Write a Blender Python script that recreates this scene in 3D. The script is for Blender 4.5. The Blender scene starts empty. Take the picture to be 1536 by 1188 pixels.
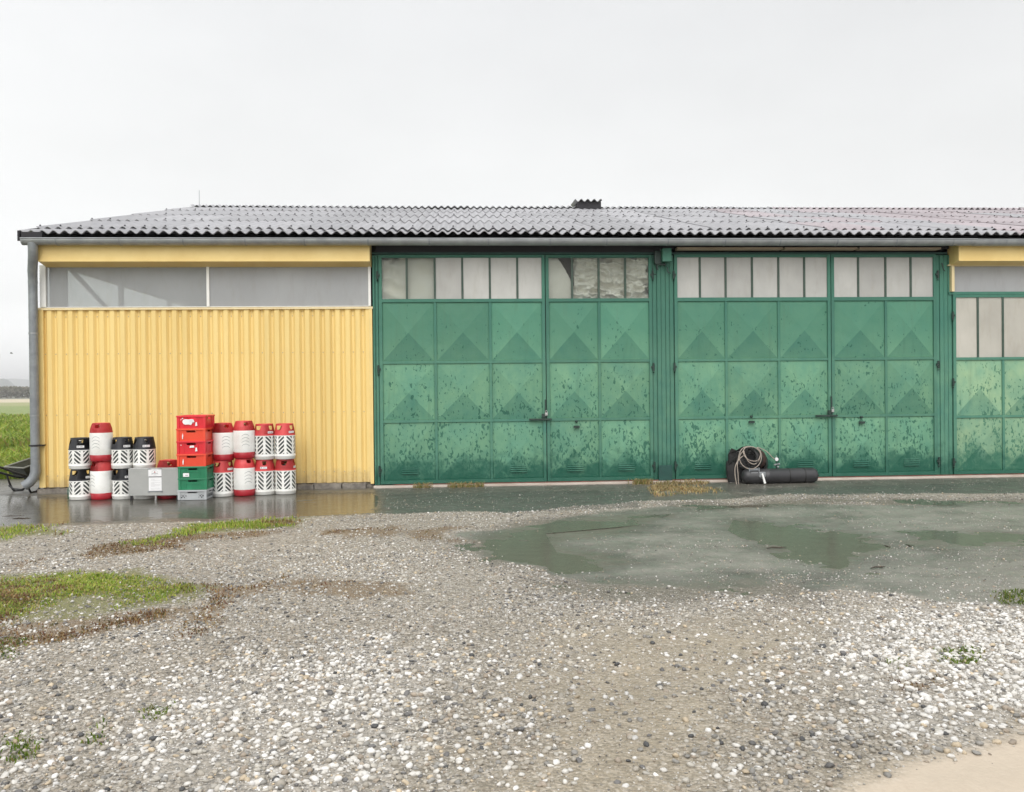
import bpy, bmesh, math, random
import numpy as np
from mathutils import Matrix, Vector

random.seed(7)
rng = np.random.default_rng(11)
R = math.radians
sc = bpy.context.scene
col = sc.collection

# ------------------------------------------------------------------ camera
F_PX, YAW, PITCH, ROLL = 1249.6, 0.06306993, -0.0070887, -0.01042361
CAM_D, CAM_H = 12.72, 1.45


def cam_axes():
    f = np.array([math.sin(YAW) * math.cos(PITCH), math.cos(YAW) * math.cos(PITCH), math.sin(PITCH)])
    r0 = np.array([math.cos(YAW), -math.sin(YAW), 0.0])
    u0 = np.cross(r0, f)
    return (r0 * math.cos(ROLL) + u0 * math.sin(ROLL), u0 * math.cos(ROLL) - r0 * math.sin(ROLL), f)


AX_R, AX_U, AX_F = cam_axes()
cam_d = bpy.data.cameras.new('camera')
cam = bpy.data.objects.new('camera', cam_d)
col.objects.link(cam)
cam_d.sensor_width = 36
cam_d.lens = 36 * F_PX / 1536
cam_d.clip_start = 0.05
cam_d.clip_end = 12000
M4 = Matrix.Identity(4)
for i in range(3):
    M4[i][0], M4[i][1], M4[i][2] = AX_R[i], AX_U[i], -AX_F[i]
M4.translation = Vector((0, -CAM_D, CAM_H))
cam.matrix_world = M4
sc.camera = cam

# ------------------------------------------------------------------ sky, sun, exposure
world = bpy.data.worlds.new('World')
sc.world = world
world.use_nodes = True
wn, wl = world.node_tree.nodes, world.node_tree.links
wn.clear()
SUN_EL, SUN_ROT = 38, 189
sky = wn.new('ShaderNodeTexSky')
sky.sky_type = 'NISHITA'
sky.sun_disc = False
sky.sun_elevation = R(SUN_EL)
sky.sun_rotation = R(SUN_ROT)
sky.air_density = 1.0
sky.dust_density = 4.0
tc = wn.new('ShaderNodeTexCoord')
sep = wn.new('ShaderNodeSeparateXYZ')
wl.new(tc.outputs['Generated'], sep.inputs[0])
ramp = wn.new('ShaderNodeValToRGB')          # an even overcast, brighter towards the zenith
cr = ramp.color_ramp
cr.elements[0].position = 0.0
cr.elements[0].color = (1.4, 1.405, 1.4, 1)
cr.elements[1].position = 1.0
cr.elements[1].color = (1.75, 1.75, 1.77, 1)
e = cr.elements.new(0.10); e.color = (0.90, 0.905, 0.90, 1)
e = cr.elements.new(0.25); e.color = (0.80, 0.805, 0.80, 1)
e = cr.elements.new(0.42); e.color = (0.755, 0.762, 0.768, 1)
wl.new(sep.outputs['Z'], ramp.inputs[0])
cl = wn.new('ShaderNodeTexNoise')
cl.inputs['Scale'].default_value = 1.6
cl.inputs['Detail'].default_value = 4
cl.inputs['Roughness'].default_value = 0.5
mp = wn.new('ShaderNodeMapping')
mp.inputs['Scale'].default_value = (1, 1, 2.2)
mp.inputs['Location'].default_value = (0.35, 0.2, 0.1)
wl.new(tc.outputs['Generated'], mp.inputs[0])
wl.new(mp.outputs[0], cl.inputs['Vector'])
cmap = wn.new('ShaderNodeMapRange')
cmap.inputs['From Min'].default_value = 0.3
cmap.inputs['From Max'].default_value = 0.7
cmap.inputs['To Min'].default_value = 9.0
cmap.inputs['To Max'].default_value = 10.7
wl.new(cl.outputs['Fac'], cmap.inputs['Value'])
cmul = wn.new('ShaderNodeVectorMath')
cmul.operation = 'SCALE'
wl.new(ramp.outputs[0], cmul.inputs[0])
wl.new(cmap.outputs[0], cmul.inputs['Scale'])
smix = wn.new('ShaderNodeMix')
smix.data_type = 'RGBA'
smix.inputs['Factor'].default_value = 0.96
wl.new(sky.outputs[0], smix.inputs[6])
wl.new(cmul.outputs[0], smix.inputs[7])
bg = wn.new('ShaderNodeBackground')
bg.inputs['Strength'].default_value = 0.1
wl.new(smix.outputs[2], bg.inputs['Color'])
wo = wn.new('ShaderNodeOutputWorld')
wl.new(bg.outputs[0], wo.inputs['Surface'])

sun_d = bpy.data.lights.new('sun', 'SUN')
sun_d.energy = 1.5
sun_d.angle = R(50)
sun_d.color = (1.0, 0.975, 0.94)
sun = bpy.data.objects.new('sun', sun_d)
col.objects.link(sun)
# light comes from behind the camera, a little to its left
az = R(180 + 9)
sdir = Vector((math.sin(az) * math.cos(R(SUN_EL)), math.cos(az) * math.cos(R(SUN_EL)), math.sin(R(SUN_EL))))
sun.rotation_euler = sdir.to_track_quat('Z', 'Y').to_euler()
sky.sun_rotation = az
vs = sc.view_settings
vs.view_transform = 'Standard'
vs.look = 'None'
vs.exposure = 0.32
vs.gamma = 1
vs.use_curve_mapping = False
sc.render.engine = 'CYCLES'
sc.cycles.max_bounces = 8
sc.cycles.transparent_max_bounces = 12
sc.cycles.use_denoising = True


# ------------------------------------------------------------------ place helpers
def ray(px, py):
    return AX_F + AX_R * (px - 768) / F_PX - AX_U * (py - 594) / F_PX


def at_ground(px, py, z=0.0):
    d = ray(px, py)
    t = (z - CAM_H) / d[2]
    return d[0] * t, -CAM_D + d[1] * t


# ------------------------------------------------------------------ numpy noise
def vnoise(x, y, seed=0):
    xi, yi = np.floor(x).astype(np.int64), np.floor(y).astype(np.int64)
    xf, yf = x - xi, y - yi
    xf, yf = xf * xf * (3 - 2 * xf), yf * yf * (3 - 2 * yf)

    def h(a, b):
        n = (a * 374761393 + b * 668265263 + seed * 974711) & 0x7fffffff
        n = ((n ^ (n >> 13)) * 1274126177) & 0x7fffffff
        return ((n ^ (n >> 16)) & 0xffff) / 65535.0
    a, b, c, d = h(xi, yi), h(xi + 1, yi), h(xi, yi + 1), h(xi + 1, yi + 1)
    return (a * (1 - xf) + b * xf) * (1 - yf) + (c * (1 - xf) + d * xf) * yf


def fbm(x, y, seed=0, oct=4):
    s, a, t = 0, 0.5, 0
    for o in range(oct):
        s = s + a * vnoise(x * 2 ** o, y * 2 ** o, seed + o * 17)
        t += a
        a *= 0.5
    return s / t


# ------------------------------------------------------------------ materials
def nodes_of(name):
    m = bpy.data.materials.new(name)
    m.use_nodes = True
    nt = m.node_tree
    return m, nt.nodes, nt.links, nt.nodes['Principled BSDF']


def N(n, kind, **kw):
    o = n.new(kind)
    for k, v in kw.items():
        if k in o.inputs.keys():
            o.inputs[k].default_value = v
        else:
            setattr(o, k, v)
    return o


def mixc(n, l, fac, a, b, mode='MIX'):
    o = n.new('ShaderNodeMix')
    o.data_type = 'RGBA'
    o.blend_type = mode
    for idx, v in ((0, fac), (6, a), (7, b)):
        if isinstance(v, (int, float)):
            o.inputs[idx].default_value = v
        elif isinstance(v, tuple):
            o.inputs[idx].default_value = v if len(v) == 4 else (*v, 1)
        else:
            l.new(v, o.inputs[idx])
    return o.outputs[2]


def math_(n, l, op, a, b=None, clamp=False):
    o = n.new('ShaderNodeMath')
    o.operation = op
    o.use_clamp = clamp
    for i, v in enumerate((a, b)):
        if v is None:
            continue
        if isinstance(v, (int, float)):
            o.inputs[i].default_value = v
        else:
            l.new(v, o.inputs[i])
    return o.outputs[0]


def mrange(n, l, v, a, b, c=0.0, d=1.0, smooth=False):
    o = n.new('ShaderNodeMapRange')
    if smooth:
        o.interpolation_type = 'SMOOTHSTEP'
    l.new(v, o.inputs['Value'])
    for k, x in (('From Min', a), ('From Max', b), ('To Min', c), ('To Max', d)):
        o.inputs[k].default_value = x
    return o.outputs[0]


def noise(n, l, vec, scale, detail=4, rough=0.55, stretch=None):
    o = N(n, 'ShaderNodeTexNoise', Scale=scale, Detail=detail, Roughness=rough)
    if stretch:
        m = n.new('ShaderNodeMapping')
        m.inputs['Scale'].default_value = stretch
        l.new(vec, m.inputs[0])
        vec = m.outputs[0]
    l.new(vec, o.inputs['Vector'])
    return o.outputs['Fac']


def pos_(n):
    return n.new('ShaderNodeNewGeometry').outputs['Position']


def bump_(n, l, p, h, strength=0.3, dist=0.01):
    b = N(n, 'ShaderNodeBump', Strength=strength, Distance=dist)
    l.new(h, b.inputs['Height'])
    l.new(b.outputs[0], p.inputs['Normal'])
    return b


def surf(name, c1, c2=None, scale=6, rough=0.55, rough2=None, bump=0.0, stretch=None, metal=0.0, coat=0.0,
         lo=0.35, hi=0.65, rnd=0.0, spec=0.5):
    """colour mottled between two tones, worn gloss, fine relief"""
    m, n, l, p = nodes_of(name)
    v = pos_(n)
    f = noise(n, l, v, scale, 5, 0.6, stretch)
    f2 = mrange(n, l, f, lo, hi)
    c = mixc(n, l, f2, c1, c2 or tuple(x * 0.8 for x in c1))
    if rnd:
        oi = n.new('ShaderNodeObjectInfo')
        k = mrange(n, l, oi.outputs['Random'], 0, 1, 1 - rnd, 1 + rnd)
        cc = n.new('ShaderNodeVectorMath'); cc.operation = 'SCALE'
        l.new(c, cc.inputs[0]); l.new(k, cc.inputs['Scale'])
        c = cc.outputs[0]
    l.new(c, p.inputs['Base Color'])
    r = mrange(n, l, f, 0.3, 0.7, rough, rough2 if rough2 is not None else min(1, rough + 0.15))
    l.new(r, p.inputs['Roughness'])
    p.inputs['Metallic'].default_value = metal
    p.inputs['Coat Weight'].default_value = coat
    p.inputs['Specular IOR Level'].default_value = spec
    if bump:
        f3 = noise(n, l, v, scale * 7, 4, 0.6, stretch)
        bump_(n, l, p, f3, bump, 0.01)
    return m


def paint_green(name, pale, dark, spots=True):
    """chalky old green paint: paler worn film, dark flaked/wet spots, splash stain near the ground"""
    m, n, l, p = nodes_of(name)
    v = pos_(n)
    oi = n.new('ShaderNodeObjectInfo')
    z = n.new('ShaderNodeSeparateXYZ'); l.new(v, z.inputs[0]); zz = z.outputs['Z']
    big = noise(n, l, v, 1.7, 5, 0.6)
    mid = noise(n, l, v, 7.0, 5, 0.65, (1, 1, 0.6))
    tone = math_(n, l, 'ADD', math_(n, l, 'MULTIPLY', big, 0.6), math_(n, l, 'MULTIPLY', mid, 0.4))
    tone = mrange(n, l, tone, 0.36, 0.64)
    pale2 = tuple(x * y for x, y in zip(pale, (1.32, 1.16, 1.08)))
    pale0 = tuple(x * y for x, y in zip(pale, (0.72, 0.86, 0.92)))
    c = mixc(n, l, tone, pale0, pale2)
    shel = mrange(n, l, math_(n, l, 'ADD', zz, math_(n, l, 'MULTIPLY', math_(n, l, 'SUBTRACT', mid, 0.5), 0.8)), 1.7, 2.5, 0, 0.75, True)  # green turns darker and cooler higher up
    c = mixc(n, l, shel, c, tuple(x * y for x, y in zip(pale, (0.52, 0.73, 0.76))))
    rv = mrange(n, l, oi.outputs['Random'], 0, 1, 0.9, 1.1)
    s = n.new('ShaderNodeVectorMath'); s.operation = 'SCALE'
    l.new(c, s.inputs[0]); l.new(rv, s.inputs['Scale']); c = s.outputs[0]
    # long faint run marks
    runs = noise(n, l, v, 16, 3, 0.5, (1, 1, 0.06))
    runs = mrange(n, l, runs, 0.56, 0.74, 0, 0.35)
    c = mixc(n, l, runs, c, tuple(x * 0.62 for x in pale))
    if spots:
        vs_ = n.new('ShaderNodeMapping'); vs_.inputs['Scale'].default_value = (1, 1, 0.55)
        l.new(v, vs_.inputs[0])
        wob = N(n, 'ShaderNodeTexNoise', Scale=14, Detail=3)
        l.new(vs_.outputs[0], wob.inputs['Vector'])
        add = n.new('ShaderNodeVectorMath'); add.operation = 'MULTIPLY_ADD'
        l.new(wob.outputs['Color'], add.inputs[0]); add.inputs[1].default_value = (0.07,) * 3
        l.new(vs_.outputs[0], add.inputs[2])
        fs = N(n, 'ShaderNodeTexNoise', Scale=30, Detail=2.0, Roughness=0.5)
        l.new(add.outputs[0], fs.inputs['Vector'])
        clump = noise(n, l, v, 2.3, 3, 0.6)
        # more flaking towards the foot of the door
        low = mrange(n, l, zz, 2.7, 0.4, 0.0, 0.165)
        cl_ = mrange(n, l, clump, 0.32, 0.68, -0.085, 0.075)
        thr = math_(n, l, 'SUBTRACT', math_(n, l, 'SUBTRACT', 0.715, low), cl_)
        d = math_(n, l, 'SUBTRACT', fs.outputs['Fac'], thr)
        sp = mrange(n, l, d, 0.0, 0.035)
        sp = math_(n, l, 'MULTIPLY', sp, 0.8)
        c = mixc(n, l, sp, c, dark)
    # splash stain with a ragged upper edge
    edge = noise(n, l, v, 4.5, 5, 0.65)
    edge = math_(n, l, 'MULTIPLY', math_(n, l, 'SUBTRACT', edge, 0.5), 1.1)
    zz2 = math_(n, l, 'ADD', zz, edge)
    wet = mrange(n, l, zz2, 0.58, 0.14, 0, 0.92, True)
    c = mixc(n, l, wet, c, dark)
    l.new(c, p.inputs['Base Color'])
    rr = mrange(n, l, wet, 0, 1, 0.62, 0.32)
    l.new(rr, p.inputs['Roughness'])
    p.inputs['Specular IOR Level'].default_value = 0.35
    dent = noise(n, l, v, 3.2, 3, 0.5)
    b1 = bump_(n, l, p, dent, 0.35, 0.05)
    fine = noise(n, l, v, 60, 3, 0.6)
    b2 = N(n, 'ShaderNodeBump', Strength=0.15, Distance=0.004)
    l.new(fine, b2.inputs['Height']); l.new(b1.outputs[0], b2.inputs['Normal'])
    l.new(b2.outputs[0], p.inputs['Normal'])
    return m


def yellow_mat(name, c1, c2):
    m, n, l, p = nodes_of(name)
    v = pos_(n)
    oi = n.new('ShaderNodeObjectInfo')
    z = n.new('ShaderNodeSeparateXYZ'); l.new(v, z.inputs[0])
    c = mixc(n, l, mrange(n, l, noise(n, l, v, 1.3, 5, 0.6, (1, 1, 0.3)), 0.35, 0.65), c1, c2)
    k = mrange(n, l, oi.outputs['Random'], 0, 1, 0.96, 1.03)
    s = n.new('ShaderNodeVectorMath'); s.operation = 'SCALE'
    l.new(c, s.inputs[0]); l.new(k, s.inputs['Scale']); c = s.outputs[0]
    run = mrange(n, l, noise(n, l, v, 11, 4, 0.6, (1, 1, 0.05)), 0.54, 0.75, 0, 0.28)
    c = mixc(n, l, run, c, tuple(x * 0.66 for x in c1))
    # mud splash at the foot of the sheets
    e = math_(n, l, 'ADD', z.outputs['Z'], math_(n, l, 'MULTIPLY', math_(n, l, 'SUBTRACT', noise(n, l, v, 6, 6, 0.75), 0.5), 0.6))
    c = mixc(n, l, mrange(n, l, e, 0.36, 0.04, 0, 0.55, True), c, (0.36, 0.27, 0.15))
    sp = mrange(n, l, noise(n, l, v, 48, 2, 0.6), 0.69, 0.74, 0, 0.45)
    c = mixc(n, l, math_(n, l, 'MULTIPLY', sp, mrange(n, l, z.outputs['Z'], 1.3, 0.2, 0, 1)), c, (0.30, 0.21, 0.11))
    l.new(c, p.inputs['Base Color'])
    p.inputs['Roughness'].default_value = 0.46
    bump_(n, l, p, noise(n, l, v, 2.4, 3, 0.5), 0.12, 0.02)
    return m


def sheer(name, colr, trans=0.4, rough=0.12, vary=0.1, scale=2.0, gloss=0.5):
    """dirty or milky glazing: partly see-through, partly a film of grime, with a glossy face"""
    m, n, l, p = nodes_of(name)
    v = pos_(n)
    f = noise(n, l, v, scale, 4, 0.6, (1, 1, 0.7))
    c = mixc(n, l, mrange(n, l, f, 0.3, 0.7), tuple(x * (1 - vary) for x in colr), tuple(min(1, x * (1 + vary)) for x in colr))
    oi = n.new('ShaderNodeObjectInfo')
    kk = n.new('ShaderNodeVectorMath'); kk.operation = 'SCALE'
    l.new(c, kk.inputs[0]); l.new(mrange(n, l, oi.outputs['Random'], 0, 1, 0.88, 1.08), kk.inputs['Scale'])
    zz = n.new('ShaderNodeSeparateXYZ'); l.new(v, zz.inputs[0])
    grime = mrange(n, l, noise(n, l, v, 9, 5, 0.65, (1, 1, 0.25)), 0.5, 0.78, 0, 0.4)
    c = mixc(n, l, grime, kk.outputs[0], tuple(q * w_ for q, w_ in zip(colr, (0.74, 0.70, 0.62))))
    l.new(c, p.inputs['Base Color'])
    p.inputs['Roughness'].default_value = rough
    p.inputs['Specular IOR Level'].default_value = gloss
    t = n.new('ShaderNodeBsdfTransparent')
    t.inputs['Color'].default_value = (0.93, 0.95, 0.94, 1)
    mx = n.new('ShaderNodeMixShader')
    tv = mrange(n, l, noise(n, l, v, scale * 1.3, 1, 0.5), 0.25, 0.75, max(0, trans - 0.05), min(1, trans + 0.05))
    l.new(tv, mx.inputs[0])
    l.new(p.outputs[0], mx.inputs[1])
    l.new(t.outputs[0], mx.inputs[2])
    l.new(mx.outputs[0], n['Material Output'].inputs['Surface'])
    return m


M = {}
M['yellow'] = yellow_mat('yellow_sheet_paint', (0.83, 0.625, 0.25), (0.79, 0.58, 0.215))
M['yellow_trim'] = surf('yellow_trim_paint', (0.82, 0.62, 0.25), (0.76, 0.555, 0.21), 2.5, 0.4, 0.5, 0.05)
M['cream'] = surf('cream_trim_paint', (0.78, 0.66, 0.40), (0.72, 0.58, 0.33), 4, 0.45, 0.55)
M['panel'] = paint_green('green_panel_paint', (0.122, 0.284, 0.184), (0.015, 0.100, 0.066))
M['panel_under'] = paint_green('shaded_green_panel_paint', (0.093, 0.240, 0.162), (0.014, 0.096, 0.064))  # darker copy for the downward faces, their shade put into the colour
M['panel_pale_under'] = paint_green('shaded_pale_green_panel_paint', (0.150, 0.30, 0.20), (0.03, 0.135, 0.088))  # the same shaded copy for the pale doors
M['panel_pale'] = paint_green('pale_green_panel_paint', (0.225, 0.385, 0.245), (0.035, 0.150, 0.095))
M['frame'] = paint_green('green_frame_paint', (0.082, 0.220, 0.155), (0.020, 0.105, 0.072), False)
M['frame_dark'] = surf('dark_green_paint', (0.014, 0.075, 0.060), (0.010, 0.052, 0.045), 5, 0.45, 0.6)
M['bar'] = surf('glazing_bar_paint', (0.055, 0.085, 0.066), (0.035, 0.07, 0.05), 8, 0.5)
M['iron'] = surf('dark_iron', (0.012, 0.030, 0.024), (0.02, 0.045, 0.035), 20, 0.35, 0.6, 0.1)
M['steel'] = surf('bright_steel', (0.55, 0.55, 0.54), (0.4, 0.4, 0.4), 25, 0.3, 0.45, metal=1.0)
M['galv'] = surf('galvanised_sheet', (0.34, 0.355, 0.365), (0.25, 0.265, 0.275), 5, 0.36, 0.5, 0.05, metal=0.35)
M['galv_dull'] = surf('weathered_zinc', (0.27, 0.29, 0.305), (0.205, 0.22, 0.235), 7, 0.4, 0.55, 0.05, metal=0.25)
M['tar'] = surf('tarred_timber_and_shade', (0.012, 0.012, 0.017), (0.022, 0.02, 0.024), 9, 0.6, 0.8, 0.2)
M['soffit'] = surf('soffit_timber', (0.42, 0.33, 0.24), (0.33, 0.25, 0.18), 12, 0.6, 0.75, 0.15, (0.2, 1, 1))
M['white'] = surf('white_pvc', (0.82, 0.82, 0.80), (0.76, 0.76, 0.73), 6, 0.35, 0.5)
M['post_grey'] = surf('grey_brown_post', (0.12, 0.10, 0.095), (0.09, 0.075, 0.07), 8, 0.5, 0.6)
M['inner'] = surf('inner_lining', (0.085, 0.082, 0.078), (0.06, 0.058, 0.055), 3, 0.8, 0.9)
M['concrete'] = surf('old_concrete', (0.26, 0.235, 0.20), (0.13, 0.115, 0.10), 9, 0.7, 0.9, 0.6)
M['sill_conc'] = surf('pale_concrete', (0.58, 0.52, 0.46), (0.42, 0.35, 0.29), 7, 0.55, 0.8, 0.3, (0.3, 1, 1))
M['red_trim'] = surf('red_oxide_paint', (0.20, 0.055, 0.04), (0.12, 0.04, 0.03), 9, 0.5, 0.7)
M['milky'] = sheer('milky_glazing', (0.49, 0.505, 0.515), 0.50, 0.22, 0.06, 0.8)
M['milky_dense'] = sheer('dense_milky_glazing', (0.395, 0.405, 0.415), 0.17, 0.25, 0.10, 0.7)
M['clear'] = sheer('side_glazing', (0.6, 0.6, 0.6), 0.86, 0.1, 0.05, 2)
M['pane'] = sheer('dusty_window_glass', (0.585, 0.58, 0.555), 0.26, 0.12, 0.13, 1.3)
M['pane_clear'] = sheer('clearer_window_glass', (0.30, 0.295, 0.28), 0.88, 0.10, 0.07, 0.9)
M['pane_warm'] = sheer('dusty_warm_window_glass', (0.56, 0.535, 0.475), 0.26, 0.12, 0.14, 1.1)


def fabric():
    m, n, l, p = nodes_of('curtain_fabric')
    v = pos_(n)
    z = n.new('ShaderNodeSeparateXYZ'); l.new(v, z.inputs[0])
    f = noise(n, l, v, 2.2, 4, 0.6)
    c = mixc(n, l, mrange(n, l, f, 0.35, 0.65), (0.80, 0.78, 0.73), (0.74, 0.70, 0.62))
    l.new(c, p.inputs['Base Color'])
    p.inputs['Roughness'].default_value = 0.7
    return m


M['curtain'] = fabric()
M['foil'] = surf('silver_curtain', (0.80, 0.78, 0.72), (0.70, 0.67, 0.60), 4, 0.38, 0.5, 0.1, metal=0.15)


def roof_mat(name, c1, c2):
    m, n, l, p = nodes_of(name)
    v = pos_(n)
    oi = n.new('ShaderNodeObjectInfo')
    f = noise(n, l, v, 3.0, 5, 0.65)
    c = mixc(n, l, mrange(n, l, f, 0.3, 0.7), c1, c2)
    k = mrange(n, l, oi.outputs['Random'], 0, 1, 0.82, 1.15)
    s = n.new('ShaderNodeVectorMath'); s.operation = 'SCALE'
    l.new(c, s.inputs[0]); l.new(k, s.inputs['Scale'])
    st = noise(n, l, v, 22, 4, 0.6, (1, 0.15, 0.15))
    c = mixc(n, l, mrange(n, l, st, 0.52, 0.72, 0, 0.5), s.outputs[0], tuple(x * 0.5 for x in c1))
    l.new(c, p.inputs['Base Color'])
    l.new(mrange(n, l, f, 0.3, 0.7, 0.32, 0.46), p.inputs['Roughness'])
    bump_(n, l, p, noise(n, l, v, 70, 4, 0.6), 0.2, 0.004)
    return m


M['roof'] = roof_mat('fibre_cement', (0.25, 0.25, 0.265), (0.33, 0.325, 0.335))
M['roof_pink'] = roof_mat('reddish_fibre_cement', (0.285, 0.242, 0.256), (0.34, 0.296, 0.308))
M['white_plastic'] = surf('white_plastic', (0.85, 0.85, 0.82), (0.70, 0.69, 0.64), 7, 0.35, 0.5, rnd=0.05, lo=0.45, hi=0.8)
M['grey_plastic'] = surf('translucent_grey_shell', (0.070, 0.080, 0.078), (0.05, 0.06, 0.058), 9, 0.3, 0.4)
M['red_plastic'] = surf('red_plastic', (0.62, 0.040, 0.045), (0.54, 0.034, 0.04), 6, 0.33, 0.45)
M['red_cap'] = surf('faded_red_plastic', (0.70, 0.070, 0.072), (0.62, 0.055, 0.058), 6, 0.36, 0.5)
M['red_base'] = surf('crimson_plastic', (0.42, 0.014, 0.026), (0.35, 0.012, 0.022), 6, 0.35, 0.45)
M['black_plastic'] = surf('black_plastic', (0.030, 0.031, 0.037), (0.02, 0.021, 0.026), 7, 0.36, 0.5)
M['print'] = surf('grey_print', (0.24, 0.27, 0.265), (0.30, 0.32, 0.315), 20, 0.4)
M['paper'] = surf('paper_label', (0.84, 0.84, 0.84), (0.78, 0.78, 0.79), 14, 0.5)
M['ink'] = surf('label_ink', (0.05, 0.05, 0.055), (0.09, 0.09, 0.09), 30, 0.5)
M['ink_pale'] = surf('pale_label_ink', (0.42, 0.42, 0.42), (0.5, 0.5, 0.5), 30, 0.5)
M['ink_red'] = surf('red_label_ink', (0.5, 0.12, 0.10), (0.4, 0.1, 0.1), 30, 0.5)
M['purple'] = surf('purple_tag', (0.30, 0.12, 0.50), (0.25, 0.09, 0.42), 15, 0.4)
M['crate_red'] = surf('crate_red_plastic', (0.74, 0.026, 0.040), (0.66, 0.022, 0.034), 4, 0.32, 0.45)
M['crate_orange'] = surf('crate_orange_plastic', (0.84, 0.085, 0.036), (0.76, 0.066, 0.03), 4, 0.32, 0.45)
M['crate_green'] = surf('crate_green_plastic', (0.022, 0.235, 0.115), (0.018, 0.19, 0.09), 4, 0.33, 0.45)
M['crate_grey'] = surf('crate_grey_plastic', (0.46, 0.48, 0.49), (0.38, 0.40, 0.41), 4, 0.38, 0.5)
M['hole'] = surf('dark_inside', (0.012, 0.012, 0.014), (0.018, 0.018, 0.02), 8, 0.7)
M['cabinet'] = surf('grey_cabinet_paint', (0.40, 0.405, 0.39), (0.34, 0.345, 0.335), 2.5, 0.34, 0.5, 0.04, metal=0.1)
M['tank'] = surf('black_tank_paint', (0.030, 0.030, 0.033), (0.042, 0.042, 0.044), 7, 0.36, 0.5, 0.06)
M['rubber'] = surf('black_rubber', (0.014, 0.014, 0.015), (0.024, 0.023, 0.022), 9, 0.5, 0.7, 0.3)
M['leather'] = surf('brown_leather', (0.040, 0.018, 0.014), (0.06, 0.03, 0.022), 12, 0.5, 0.65, 0.3)
M['hose'] = surf('cream_hose', (0.46, 0.40, 0.34), (0.30, 0.25, 0.21), 14, 0.4, 0.5)
M['brass'] = surf('brass', (0.45, 0.36, 0.18), (0.35, 0.27, 0.13), 20, 0.3, 0.4, metal=1.0)
M['barrow'] = surf('dark_barrow_steel', (0.050, 0.056, 0.048), (0.032, 0.036, 0.032), 6, 0.35, 0.5, 0.1)
M['barrow_rim'] = surf('worn_barrow_rim', (0.22, 0.225, 0.19), (0.14, 0.14, 0.12), 12, 0.4)
M['barrow_frame'] = surf('black_tube', (0.012, 0.012, 0.013), (0.02, 0.02, 0.02), 9, 0.38)
M['glass_green'] = sheer('green_bottle_glass', (0.05, 0.16, 0.11), 0.5, 0.08, 0.1, 9)
M['bark'] = surf('wet_twig', (0.040, 0.030, 0.022), (0.06, 0.045, 0.03), 30, 0.6, 0.8, 0.3)
M['feather'] = surf('dark_feather', (0.30, 0.30, 0.31), (0.25, 0.25, 0.26), 20, 0.7)
M['hills'] = surf('wooded_hill', (0.055, 0.075, 0.055), (0.04, 0.06, 0.045), 0.004, 0.9)
M['hedge'] = surf('hedge_leaves', (0.060, 0.068, 0.040), (0.085, 0.075, 0.05), 0.5, 0.8)


def attr_mat(name, rough=0.45, rough2=0.6, bump=0.0, spec=0.5, trans=0.0, sc_=40):
    m, n, l, p = nodes_of(name)
    a = n.new('ShaderNodeVertexColor'); a.layer_name = 'col'
    v = pos_(n)
    f = noise(n, l, v, sc_, 3, 0.6)
    k = mrange(n, l, f, 0.3, 0.7, 0.82, 1.15)
    s = n.new('ShaderNodeVectorMath'); s.operation = 'SCALE'
    l.new(a.outputs[0], s.inputs[0]); l.new(k, s.inputs['Scale'])
    l.new(s.outputs[0], p.inputs['Base Color'])
    l.new(mrange(n, l, f, 0.3, 0.7, rough, rough2), p.inputs['Roughness'])
    p.inputs['Specular IOR Level'].default_value = spec
    if trans:
        t = n.new('ShaderNodeBsdfTranslucent')
        l.new(s.outputs[0], t.inputs['Color'])
        mx = n.new('ShaderNodeMixShader'); mx.inputs[0].default_value = trans
        l.new(p.outputs[0], mx.inputs[1]); l.new(t.outputs[0], mx.inputs[2])
        l.new(mx.outputs[0], n['Material Output'].inputs['Surface'])
    if bump:
        bump_(n, l, p, f, bump, 0.004)
    return m


M['stone'] = attr_mat('gravel_stone', 0.38, 0.6, 0.2, 0.5, 0, 60)
M['blade'] = attr_mat('grass_blade', 0.45, 0.6, 0, 0.3, 0.3, 10)


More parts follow.
